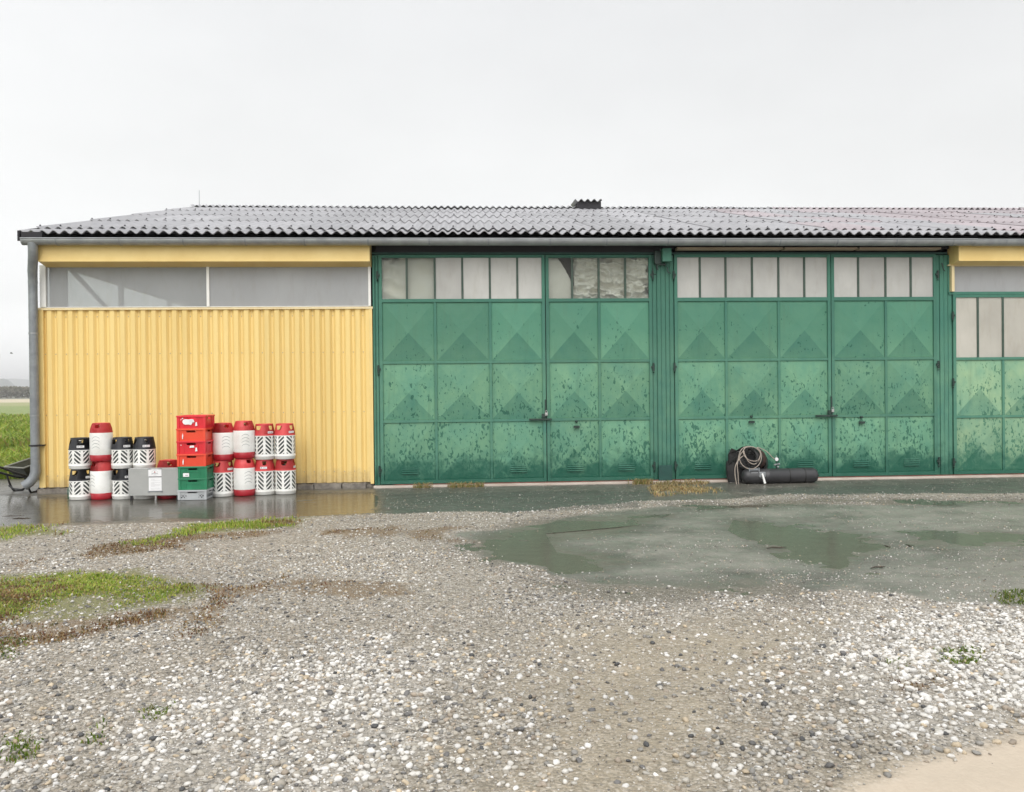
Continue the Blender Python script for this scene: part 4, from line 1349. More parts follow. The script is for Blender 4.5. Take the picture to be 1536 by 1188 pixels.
# hook bolts at the laps
b = MB()
for s in (0.60, 2.48, 4.36, 6.24):
    for q in range(int((XE - XL) / PITCH_W)):
        if q % 2 or random.random() < 0.12:
            continue
        x = XL - 0.10 + q * PITCH_W + random.uniform(-.006, .006)
        ss = s + random.uniform(-.05, .05)
        c0 = (x, EY + ca * ss - sa * 0.056, EZ + sa * ss + ca * 0.056)
        b.lathe([(0.016, -0.004), (0.015, 0.003), (0.007, 0.006), (0.006, 0.014), (0.001, 0.016)], 7, c0)
o = part(b, 'hook_bolts', 'tar', roof_o)
tag(o, kind='stuff')
# rear slope in one piece, ridge caps, verge board
b = MB()
n = int((XE - XL) / PITCH_W * 6)
top = [(XL - 0.10 + i / 6 * PITCH_W, AMP * math.cos(2 * math.pi * i / 6)) for i in range(n)]
b.add([(x, RY, RZ + w) for x, w in top] + [(x, 14.95, 3.79 + w) for x, w in top], [(i, i + 1, n + i + 1, n + i) for i in range(n - 1)], 0, True)
part(b, 'rear_roof', 'roof', roof_o)
rc = MB()
n = 8 * NW + 2
k = n + 1
vs_ = []
sec = [(-0.24, -0.058), (-0.10, -0.018), (0.0, 0.012), (0.10, -0.018), (0.24, -0.058)]
for y, z in sec:
    for i in range(k):
        vs_.append((i / 8 * PITCH_W, y, z + 0.046 + AMP * math.cos(2 * math.pi * i / 8)))
rc.add(vs_, [(r * k + i, r * k + i + 1, (r + 1) * k + i + 1, (r + 1) * k + i) for r in range(4) for i in range(n)], 0, True)
rc_me = [rc.mesh('ridge_cap', M['roof']), rc.mesh('ridge_cap', M['roof_pink'])]
for c in range(ncol_):
    x = XL - 0.10 + c * NW * PITCH_W
    link('ridge_cap', rc_me[1 if x > 7.5 else 0], roof_o, (x, RY, RZ + random.uniform(-.006, .006)), (0, random.uniform(-.004, .004), 0))
b = MB()
for y0, z0, y1, z1 in ((EY - 0.02, EZ, RY, RZ), (RY, RZ, 14.95, 3.79)):
    b.add([(XL - 0.125, y0, z0 - 0.13), (XL - 0.095, y0, z0 - 0.13), (XL - 0.095, y1, z1 - 0.13), (XL - 0.125, y1, z1 - 0.13), (XL - 0.125, y0, z0 + 0.02), (XL - 0.095, y0, z0 + 0.02), (XL - 0.095, y1, z1 + 0.02), (XL - 0.125, y1, z1 + 0.02)],
          [(0, 3, 2, 1), (4, 5, 6, 7), (0, 1, 5, 4), (1, 2, 6, 5), (2, 3, 7, 6), (3, 0, 4, 7)])
part(b, 'verge_board', 'tar', roof_o)
# ridge ventilator
b = MB()
b.box(2.87, 3.43, 7.05, 7.75, 5.70, 5.93)
vent = part(b, 'roof_vent', 'tar', roof_o)
b = MB()
n = 34
top = [(2.80 + i * 0.0195, 0.030 * math.cos(2 * math.pi * i * 0.0195 / 0.155 + 0.4)) for i in range(n)]
for dz in (0.0, -0.010):
    b.add([(x, 6.98, 5.955 + w + dz) for x, w in top] + [(x, 7.8, 5.99 + w + dz) for x, w in top], [(i, i + 1, n + i + 1, n + i) if dz == 0 else (n + i, n + i + 1, i + 1, i) for i in range(n - 1)], 0, True)
b.add([(x, 6.98, 5.955 + w) for x, w in top] + [(x, 6.98, 5.945 + w) for x, w in top], [(n + i, n + i + 1, i + 1, i) for i in range(n - 1)])
part(b, 'vent_cap', 'roof', roof_o)
b = MB(); b.tube([(-6.05, 7.3, 5.70), (-6.045, 7.3, 6.22)], 0.006, 6)
part(b, 'lightning_rod', 'galv_dull', roof_o)

# ---- threshold, lintel, posts
b = MB()
b.bevel_box(XY + 0.0, XE, -0.135, 0.10, -0.03, 0.030, 0.008)
th_o = part(b, 'threshold', 'sill_conc')
b = MB(); b.box(XY + 0.3, XE, -0.050, 0.045, 0.0305, 0.042)
part(b, 'threshold_rail', 'red_trim', th_o)
b = MB()
b.box(XY + 0.005, 7.70, -0.030, 0.08, 3.525, 3.55)
part(b, 'lintel', 'frame_dark')
b = MB()
for x0, x1 in ((3.34, 4.98), (5.02, 6.16), (6.20, 7.50)):
    b.box(x0, x1, -0.20, -0.05, 3.572, 3.602)
part(b, 'soffit_board', 'soffit')


def door_post(x0, x1, ribs):
    b = MB()
    b.box(x0, x1, 0.0, 0.08, 0.03, 3.514)
    for r0, r1, y in ribs:
        b.bevel_box(r0, r1, y, -0.001, 0.032, 3.512, 0.008)
    return part(b, 'door_post', 'frame')


door_post(XY + 0.005, -1.205, [(-1.29, -1.262, -0.03), (-1.245, -1.212, -0.022)])
dpost = door_post(2.985, 3.325, [(2.990, 3.052, -0.014), (3.060, 3.120, -0.024), (3.123, 3.190, -0.019), (3.193, 3.250, -0.024), (3.258, 3.320, -0.014)])
b = MB(); b.bevel_box(3.052, 3.262, -0.070, -0.056, 0.034, 0.27, 0.005)
part(b, 'kick_plate', 'frame_dark', dpost)
dp2 = door_post(7.525, 7.785, [(7.528, 7.575, -0.014), (7.580, 7.645, -0.022), (7.649, 7.712, -0.018), (7.718, 7.780, -0.014)])
# switch box with hooks on the post
b = MB(); b.bevel_box(3.108, 3.245, -0.21, -0.057, 3.385, 3.585, 0.006)
part(b, 'lamp_housing', 'frame', dpost)
b = MB(); b.bevel_box(3.005, 3.104, -0.12, -0.057, 3.36, 3.56, 0.006)
b.tube([(3.05, -0.08, 3.36), (3.05, -0.09, 3.30), (3.06, -0.085, 3.27)], 0.014, 6)
b.tube([(3.165, -0.08, 3.38), (3.165, -0.09, 3.33)], 0.014, 6)
b.box(3.04, 3.19, -0.10, -0.057, 3.345, 3.362)
part(b, 'wall_bracket', 'iron', dpost)
for x, zz in ((2.985, 3.22), (3.215, 3.24)):
    b = MB(); b.tube([(x, -0.06, zz + 0.08), (x, -0.075, zz + 0.02), (x + 0.012, -0.085, zz - 0.01), (x + 0.045, -0.09, zz - 0.018)], 0.009, 6)
    part(b, 'hook', 'iron', dpost)
b = MB(); b.tube([(7.60, -0.05, 3.38), (7.605, -0.075, 3.30), (7.615, -0.08, 3.26), (7.635, -0.08, 3.25)], 0.010, 6)
part(b, 'hook', 'iron', dp2)


# ---- door leaves
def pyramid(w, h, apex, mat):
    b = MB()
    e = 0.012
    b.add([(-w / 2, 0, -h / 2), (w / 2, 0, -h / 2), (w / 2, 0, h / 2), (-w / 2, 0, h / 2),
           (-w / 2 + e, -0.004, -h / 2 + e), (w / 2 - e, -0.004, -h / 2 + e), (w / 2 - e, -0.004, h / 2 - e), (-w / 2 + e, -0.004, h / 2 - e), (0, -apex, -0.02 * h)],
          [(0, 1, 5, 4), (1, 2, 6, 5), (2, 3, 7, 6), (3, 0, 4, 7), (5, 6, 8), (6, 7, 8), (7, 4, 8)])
    b.add(b.v[:], [(4, 5, 8)], 1)          # downward face: its shade is put into a darker paint colour
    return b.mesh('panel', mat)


LV = MB()
for i in range(4):
    z = -0.048 + i * 0.032
    LV.prism_x([(0, z - 0.010), (-0.016, z - 0.010), (-0.017, z - 0.006), (-0.003, z + 0.010), (0, z + 0.010)], -0.125, 0.125)
lv_me = LV.mesh('louvre', M['frame'])
pane_cache = {}


def door_leaf(xs, zr, zg, vents, wrinkle=None, pal='panel', apex=0.048, glass='pane', label=None):
    """xs column lines, zr panel row lines from the foot up, zg glazing (z0, z1)"""
    x0, x1 = xs[0], xs[-1]
    S = 0.048
    b = MB()
    zb, ztop = zr[0], zg[1] + 0.045
    b.box(x0, x0 + S, -0.032, 0.02, zb, ztop)
    b.box(x1 - S, x1, -0.032, 0.02, zb, ztop)
    b.box(x0 + S, x1 - S, -0.029, 0.02, zb, zb + 0.055)
    b.box(x0 + S, x1 - S, -0.029, 0.02, zg[1], ztop)
    b.box(x0 + S, x1 - S, -0.031, 0.02, zr[-1] - 0.004, zg[0])
    for z in zr[1:-1]:
        b.box(x0 + S, x1 - S, -0.026, 0.02, z - 0.020, z + 0.020)
    edges_z = [zb + 0.055] + [q for z in zr[1:-1] for q in (z - 0.020, z + 0.020)] + [zr[-1] - 0.004]
    for xc in xs[1:-1]:
        for i in range(0, len(edges_z), 2):
            b.box(xc - 0.019, xc + 0.019, -0.023, 0.02, edges_z[i], edges_z[i + 1])
    leaf = part(b, 'door_leaf', 'frame')
    if label:
        leaf['label'] = label
    # panels
    for r in range(len(zr) - 1):
        za = edges_z[2 * r] ; zc = edges_z[2 * r + 1]
        for c in range(len(xs) - 1):
            xa = xs[c] + (S if c == 0 else 0.019)
            xb = xs[c + 1] - (S if c == len(xs) - 2 else 0.019)
            ap = apex * random.uniform(0.75, 1.2)
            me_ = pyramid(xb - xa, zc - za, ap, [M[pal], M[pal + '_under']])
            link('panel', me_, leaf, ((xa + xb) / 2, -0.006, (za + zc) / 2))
            if r == 0 and vents[c]:
                tiltv = math.atan2(ap, (zc - za) / 2)
                link('louvre', lv_me, leaf, ((xa + xb) / 2 + 0.005, -0.006 - ap * 0.36, za + (zc - za) * 0.175), (-tiltv, 0, 0))
    # glazing: two panes per column with bars between
    gx_ = []
    for c in range(len(xs) - 1):
        gx_ += [xs[c], (xs[c] + xs[c + 1]) / 2]
    gx_.append(xs[-1])
    lim = []
    for i in range(len(gx_) - 1):
        xa = gx_[i] + (S if i == 0 else 0.016)
        xb = gx_[i + 1] - (S if i == len(gx_) - 2 else 0.016)
        lim.append((xa, xb))
        gls = 'pane_clear' if wrinkle is stain and i < 2 else glass
        key = (round(xb - xa, 3), round(zg[1] - zg[0], 3), gls)
        if key not in pane_cache:
            pane_cache[key] = MB().box(0, xb - xa, -0.010, -0.005, 0, zg[1] - zg[0]).mesh('window_pane', M[gls])
        link('window_pane', pane_cache[key], leaf, (xa, 0, zg[0]))
        if i:
            bb = MB(); bb.box(gx_[i] - 0.016, gx_[i] + 0.016, -0.022, 0.015, zg[0], zg[1])
            part(bb, 'glazing_bar', 'bar', leaf)
    # cloth hung behind the glass
    nx_, nz_ = (64 if wrinkle is crumple else 24) * (len(xs) - 1), 64 if wrinkle is crumple else 22
    vs_, fs = [], []
    for j in range(nz_ + 1):
        for i in range(nx_ + 1):
            u, w_ = i / nx_, j / nz_
            xx = x0 + 0.02 + u * (x1 - x0 - 0.04)
            zz = zg[0] - 0.02 + w_ * (zg[1] - zg[0] + 0.04)
            yy = 0.075 + 0.004 * math.sin(u * 20)
            if wrinkle:
                yy += wrinkle(u, w_)
            vs_.append((xx, yy, zz))
    for j in range(nz_):
        for i in range(nx_):
            u, w_ = (i + .5) / nx_, (j + .5) / nz_
            if wrinkle and wrinkle(u, w_, True):
                continue
            fs.append((j * (nx_ + 1) + i, j * (nx_ + 1) + i + 1, (j + 1) * (nx_ + 1) + i + 1, (j + 1) * (nx_ + 1) + i))
    bb = MB().add(vs_, fs, 0, True)
    part(bb, 'curtain', 'foil' if wrinkle is crumple else 'curtain', leaf)
    return leaf


def crumple(u, w, hole=False):
    if hole:
        # the cloth has come away in a triangle right of the first pane
        return 0.115 < u < 0.262 and w > 1 - ((u - 0.10) / 0.16) ** 1.3 * 0.66
    if u < 0.25:
        return 0.0
    a = np.array([u * 9.0]); b = np.array([w * 6.5 + u * 1.5])
    q = float(fbm(a, b, 33, 4)[0])
    return 0.17 * (abs(q - 0.5) * 2.6) - 0.045 + 0.014 * math.sin(w * 34 + u * 9 + 6 * q)


def stain(u, w, hole=False):
    if hole:
        return False
    k = max(0, 1 - abs(u - 0.07) / 0.11)
    q = float(fbm(np.array([u * 30]), np.array([w * 7]), 36, 4)[0])
    return k * (0.26 * abs(q - 0.5) * 2.4 * w + 0.03 * math.sin(w * 18 + u * 30))


ZR = [0.045, 0.992, 1.885, 2.80]
ZG = (2.845, 3.470)
LA = door_leaf([-1.20, -0.354, 0.482, 1.322], ZR, ZG, (1, 0, 1), stain)
LB = door_leaf([1.334, 2.156, 2.980], ZR, ZG, (1, 1), crumple, 'panel', 0.048, 'pane_clear')
LC = door_leaf([3.33, 4.142, 4.98, 5.806], ZR, (2.852, 3.475), (1, 0, 1))
LD = door_leaf([5.818, 6.70, 7.52], ZR, (2.852, 3.475), (1, 1))
ZR3 = [0.045, 0.955, 1.855]
LE = door_leaf([7.79, 8.616, 9.44, 10.26], ZR3, (1.893, 2.84), (0, 0, 0), None, 'panel_pale', 0.04, 'pane_warm', 'paler green door leaf with tall panes')
LF = door_leaf([10.272, 11.09, 11.92, 12.75], ZR3, (1.893, 2.84), (0, 0, 0), None, 'panel_pale', 0.04, 'pane_warm', 'paler green door leaf with tall panes')
LG = door_leaf([12.762, 13.58, 14.40, 15.20], ZR3, (1.893, 2.84), (0, 0, 0), None, 'panel_pale', 0.04, 'pane_warm', 'paler green door leaf with tall panes')
LH = door_leaf([15.212, 16.16, 17.14], ZR3, (1.893, 2.84), (0, 0), None, 'panel_pale', 0.04, 'pane_warm', 'paler green door leaf with tall panes')
# glazed strip over the right hand door
b = MB()
b.box(7.745, 7.79, -0.075, 0.03, 2.93, 3.334)
b.box(7.70, XE, -0.06, 0.03, 3.336, 3.352)
part(b, 'cream_trim', 'cream')
b = MB(); b.box(7.725, XE, -0.034, 0.05, 2.886, 2.928)
part(b, 'transom', 'frame')
b = MB(); b.box(7.79, XE - 0.1, -0.008, -0.003, 2.93, 3.335)
part(b, 'pane', 'milky_dense')
# small ironwork
hg = MB(); hg.lathe([(0.016, -0.06), (0.016, 0.06)], 8); hg.box(-0.035, 0.0, -0.012, 0.006, -0.012, 0.02); hg.lathe([(0.02, -0.078), (0.001, -0.09)], 8); hg.lathe([(0.016, 0.06), (0.001, 0.07)], 8)
hg_me = hg.mesh('hinge', M['iron'])
for leaf, xh in ((LA, -1.215), (LB, 2.99), (LC, 3.318), (LD, 7.535), (LE, 7.775)):
    for zz in ((0.26, 1.78, 3.2) if leaf is not LE else (0.24, 1.50, 2.55)):
        link('hinge', hg_me, leaf, (xh, -0.048, zz), (0, 0, 0 if xh > 0 and leaf in (LB, LD) else math.pi))
for leaf, xm, xk in ((LA, 1.328, 0), (LC, 5.812, 1)):
    b = MB()
    b.bevel_box(xm - 0.27, xm + 0.075, -0.078, -0.045, 0.985, 1.012, 0.004)
    b.box(xm - 0.235, xm - 0.215, -0.05, -0.02, 0.985, 1.012)
    b.box(xm + 0.03, xm + 0.05, -0.05, -0.02, 0.985, 1.012)
    part(b, 'latch_bar', 'iron', leaf)
    b = MB()
    b.bevel_box(xm - 0.075, xm - 0.005, -0.075, -0.034, 1.025, 1.085, 0.006)
    b.tube([(xm - 0.02, -0.06, 1.08), (xm - 0.015, -0.06, 1.20), (xm - 0.015, -0.05, 1.30)], 0.011, 6)
    part(b, 'lock_case', 'iron', leaf)
    b = MB()
    b.bevel_box(xm - 0.03, xm + 0.012, -0.093, -0.076, 1.055, 1.10, 0.005)
    b.tube([(xm - 0.024, -0.085, 1.10), (xm - 0.022, -0.085, 1.125), (xm - 0.009, -0.085, 1.135), (xm + 0.004, -0.085, 1.125), (xm + 0.006, -0.085, 1.10)], 0.005, 6)
    part(b, 'padlock', 'steel', leaf)
for leaf, xk, zk in ((LB, 1.785, 0.86), (LD, 6.28, 0.87), (LC, 4.52, 0.90)):
    b = MB()
    b.box(xk - 0.045, xk + 0.045, -0.075, -0.045, zk, zk + 0.035)
    b.lathe([(0.018, -0.01), (0.018, -0.06), (0.001, -0.062)], 10, (xk, -0.01, zk + 0.10), 'y')
    part(b, 'door_catch', 'iron', leaf)


# ================================================================== GAS BOTTLES
def curved_patch(b, r, th0, th1, z0, z1, mi, n=5, bulge=0.0):
    vs_, fs = [], []
    for i in range(n + 1):
        t = th0 + (th1 - th0) * i / n
        vs_ += [(r * math.cos(t), r * math.sin(t), z0), (r * math.cos(t), r * math.sin(t), z1)]
    for i in range(n):
        fs.append((2 * i, 2 * i + 2, 2 * i + 3, 2 * i + 1))
    b.add(vs_, fs, mi, True)


def collar_mesh(z0, z1, r0, r1, holes, mat, dome=0.0, ztop_gap=0.03):
    """tapered shroud with hand holes; holes = [(angle, half width, depth)]"""
    bm_ = bmesh.new()
    n, zz = 72, [0, 0.12, 0.3, 0.5, 0.7, 0.86, 1.0]
    h = z1 - z0
    rows_ = []

    def rad(t):
        return r0 + (r1 - r0) * (t ** (1.0 + dome))
    def cut(a):
        for ha, hw, dep in holes:
            d = abs((a - ha + math.pi) % (2 * math.pi) - math.pi) / hw
            if d < 1:
                return 0.84 - dep * (1 - d ** 4)
        return None
    grid = {}
    for k in range(n):
        a = 2 * math.pi * k / n
        c = cut(a)
        for j in range(5):
            # lower band up to the hole edge (or to the foot of the top ring), then the top ring
            lowtop = c if c is not None else 0.84
            t = [0, 0.5 * lowtop, lowtop, 0.86, 1.0][j]
            r = rad(t)
            grid[k, j] = bm_.verts.new((r * math.cos(a), r * math.sin(a), z0 + h * t))
    for k in range(n):
        k2 = (k + 1) % n
        a, a2 = 2 * math.pi * k / n, 2 * math.pi * (k + 1) / n
        for j in range(4):
            if j == 2 and (cut(a) is not None and cut(a2) is not None):
                continue
            bm_.faces.new((grid[k, j], grid[k2, j], grid[k2, j + 1], grid[k, j + 1]))
    bmesh.ops.solidify(bm_, geom=bm_.faces[:], thickness=0.007)
    bmesh.ops.recalc_face_normals(bm_, faces=bm_.faces[:])
    me = bpy.data.meshes.new('collar')
    bm_.to_mesh(me); bm_.free()
    me.materials.append(mat)
    return me


def slots_mesh(R0, z0, z1, mat):
    """white casing: slanted strips between chevron slots, closed bands above and below"""
    b = MB()
    nh = 8
    span = 2 * math.pi / nh
    pitch, open_ = 0.060, 0.034
    for hcol in range(nh):
        a0 = hcol * span
        g = span * 0.15
        sgn = 1 if hcol % 2 else -1
        curved_patch(b, R0, a0, a0 + g, z0, z1, 0, 2)
        curved_patch(b, R0, a0 + span - g, a0 + span, z0, z1, 0, 2)
        zs, ze = z0 + 0.020, z1 - 0.016
        curved_patch(b, R0, a0 + g, a0 + span - g, z0, zs, 0, 5)
        curved_patch(b, R0, a0 + g, a0 + span - g, ze, z1, 0, 5)
        m_ = 6
        w = (span - 2 * g) / m_
        rise = sgn * 0.080 / m_
        for i in range(m_):
            ta, tb = a0 + g + i * w, a0 + g + (i + 1) * w
            for q in range(-5, 12):
                lo = zs + q * pitch + (i * rise) + (0.085 if sgn < 0 else 0)
                hi = lo + pitch - open_
                c = [min(max(v_, zs), ze) for v_ in (lo, lo + rise, hi + rise, hi)]
                if c[2] - c[1] < 1e-4 and c[3] - c[0] < 1e-4:
                    continue
                b.add([(R0 * math.cos(ta), R0 * math.sin(ta), c[0]), (R0 * math.cos(tb), R0 * math.sin(tb), c[1]), (R0 * math.cos(tb), R0 * math.sin(tb), c[2]), (R0 * math.cos(ta), R0 * math.sin(ta), c[3])], [(0, 1, 2, 3)], 0, True)
    return b.mesh('casing', mat)


FRONT = -math.pi / 2


def bottle(kind):
    """kind: black / redslot / smooth -> prototype with parts"""
    H = {'black': 0.430, 'redslot': 0.507, 'smooth': 0.532}[kind]
    t = bpy.data.objects.new('gas_bottle', None)
    t.empty_display_size = 0.1
    col.objects.link(t)
    Rr = 0.148
    if kind == 'smooth':
        b = MB(); b.lathe([(0.05, 0.004), (0.132, 0.0), (0.140, 0.012), (0.1475, 0.088), (0.143, 0.092)], 32)
        b.build('base_ring', M['red_base'], t)
        b = MB(); b.lathe([(0.143, 0.088), (0.1475, 0.10), (0.1485, 0.20), (0.1485, 0.385), (0.146, 0.403), (0.12, 0.417)], 32)
        bo = b.build('shell', M['white_plastic'], t)
        # stacked arrow print
        b = MB()
        for q in range(4):
            z = 0.18 + q * 0.046
            for s in (-1, 1):
                for i in range(5):
                    a0, a1 = FRONT - 0.12 + s * 0.36 * i / 5, FRONT - 0.12 + s * 0.36 * (i + 1) / 5
                    f0, f1 = 0.026 * (1 - (i / 5) ** 2), 0.026 * (1 - ((i + 1) / 5) ** 2)
                    rr = 0.1494
                    w = 0.0055
                    pts = [(a0, z + f0), (a1, z + f1), (a1, z + f1 + w), (a0, z + f0 + w)]
                    vs_ = [(rr * math.cos(a), rr * math.sin(a), zz) for a, zz in pts]
                    b.add(vs_, [(0, 1, 2, 3) if s > 0 else (3, 2, 1, 0)])
        b.build('print', M['print'], bo)
        me = collar_mesh(0.397, H - 0.002, 0.147, 0.112, [(FRONT, 0.34, 0.34), (FRONT + math.pi, 0.34, 0.34)], M['red_cap'], 0.7)
        link('collar', me, t)
        b = MB(); b.lathe([(0.112, H - 0.004), (0.100, H), (0.085, H - 0.002), (0.082, H - 0.02)], 32)
        b.build('top_ring', M['red_cap'], t)
    else:
        cm = M['black_plastic'] if kind == 'black' else M['red_cap']
        zc = 0.268 if kind == 'black' else 0.345
        b = MB(); b.lathe([(0.05, 0.004), (0.136, 0.0), (0.146, 0.006), (0.146, 0.040), (0.150, 0.044), (0.150, 0.060), (0.143, 0.062)], 32)
        b.build('base_ring', M['white_plastic'], t)
        b = MB(); b.lathe([(0.10, 0.03), (0.132, 0.06), (0.134, zc - 0.01), (0.11, zc + 0.05), (0.03, zc + 0.08)], 28)
        b.build('shell', M['grey_plastic'], t)
        link('casing', slots_mesh(Rr, 0.060, zc, M['white_plastic']), t)
        b = MB(); b.lathe([(0.1485, zc - 0.004), (0.1505, zc), (0.1505, zc + 0.006), (0.147, zc + 0.012)], 32)
        b.build('seam_ring', cm, t)
        me = collar_mesh(zc + 0.004, H - 0.006, 0.148, 0.120, [(FRONT - 0.7, 0.36, 0.40), (FRONT + 0.75, 0.26, 0.36), (FRONT + math.pi - 0.7, 0.36, 0.42), (FRONT + math.pi + 0.7, 0.36, 0.42)], cm, 0.2)
        link('collar', me, t)
        b = MB(); b.lathe([(0.120, H - 0.012), (0.124, H - 0.004), (0.118, H), (0.100, H), (0.098, H - 0.012)], 32)
        b.build('top_ring', cm, t)
        b = MB()
        rt = 0.1495
        zl = zc + 0.028
        curved_patch(b, rt - 0.004, FRONT + 0.35, FRONT + 1.0, zl, zl + 0.030, 0, 6)
        curved_patch(b, rt - 0.003, FRONT + 0.42, FRONT + 0.52, zl + 0.010, zl + 0.021, 1, 2)
        curved_patch(b, rt - 0.003, FRONT + 0.60, FRONT + 0.86, zl + 0.012, zl + 0.017, 1, 2)
        b.build('label_strip', [M['paper'], M['ink']], t)
    b = MB()
    vz = H - 0.10
    b.lathe([(0.030, vz - 0.05), (0.030, vz), (0.018, vz + 0.005), (0.018, vz + 0.045), (0.034, vz + 0.047), (0.036, vz + 0.062), (0.01, vz + 0.066)], 14)
    b.tube([(0, 0, vz + 0.02), (0.045, -0.02, vz + 0.02)], 0.012, 8)
    b.build('valve', M['brass'] if kind != 'black' else M['steel'], t)
    b = MB(); b.lathe([(0.001, vz - 0.03), (0.136, vz - 0.045)], 28)
    b.build('neck_plate', M['hole'] if kind != 'smooth' else M['white_plastic'], t)
    return t, H


PB = {}
GRP = 'gas bottles stacked against the yellow wall'
BOT = [  # x, y, [(kind, turn, label) from the ground up]
    (-5.285, -0.75, [('black', 0.5, 'black topped white gas bottle, bottom of the leftmost stack'), ('black', -0.25, 'black topped white gas bottle, top of the leftmost stack')]),
    (-4.985, -0.78, [('smooth', -0.5, 'smooth white gas bottle with red top, bottom of the second stack from left'), ('smooth', 0.0, 'smooth white gas bottle with red cap standing highest at left')]),
    (-4.695, -0.78, [('black', 0.15, 'black topped gas bottle with a purple tag, left of the grey cabinet'), ('black', 0.1, 'black topped gas bottle on top, right of the tall red and white stack')]),
    (-4.395, -0.80, [('black', 0.8, 'white gas bottle hidden behind the grey cabinet, only its base showing'), ('black', -0.15, 'black topped gas bottle peering over the grey cabinet')]),
    (-4.075, -0.80, [('smooth', 0.5, 'gas bottle behind the cabinet with only its red top and red base showing')]),
    (-3.350, -0.68, [('redslot', 0.35, 'red topped slotted gas bottle under a smooth one, beside the crates'), ('smooth', 0.62, 'smooth red capped gas bottle on top, right beside the crates')]),
    (-3.065, -0.66, [('smooth', 0.75, 'smooth red and white gas bottle, bottom of the second stack right of the crates'), ('smooth', 0.5, 'smooth red capped gas bottle, highest on the right of the crates')]),
    (-2.800, -0.56, [('redslot', -0.55, 'red topped slotted gas bottle, bottom of the second stack from the right'), ('redslot', 0.2, 'red topped slotted gas bottle, top of the second stack from the right')]),
    (-2.520, -0.54, [('redslot', 0.75, 'red topped slotted gas bottle, bottom of the rightmost stack'), ('redslot', 0.25, 'red topped slotted gas bottle, top of the rightmost stack')])]
protoB = {}
for x, y, lst in BOT:
    z = -0.006
    for kind, rz, lab in lst:
        if kind not in protoB:
            o, H = bottle(kind)
            protoB[kind] = (o, H)
        else:
            o = copy_tree(protoB[kind][0])
            H = protoB[kind][1]
        o.location = (x + random.uniform(-.006, .006), y + random.uniform(-.008, .008), z)
        o.rotation_euler = (0, 0, rz)
        tag(o, lab, 'gas bottle', GRP)
        if 'purple' in lab:
            b = MB()
            for s in (0, 1):
                b.add([(0.110 + s * 0.008, -0.115, 0.20), (0.138 + s * 0.006, -0.098, 0.225), (0.134 + s * 0.006, -0.100, 0.275), (0.104 + s * 0.008, -0.122, 0.255)], [(0, 1, 2, 3)] if s == 0 else [(3, 2, 1, 0)])
            b.tube([(0.118, -0.11, 0.27), (0.11, -0.115, 0.31), (0.09, -0.115, 0.345)], 0.003, 5)
            b.build('purple_tag', M['purple'], o)
        z += H - 0.004

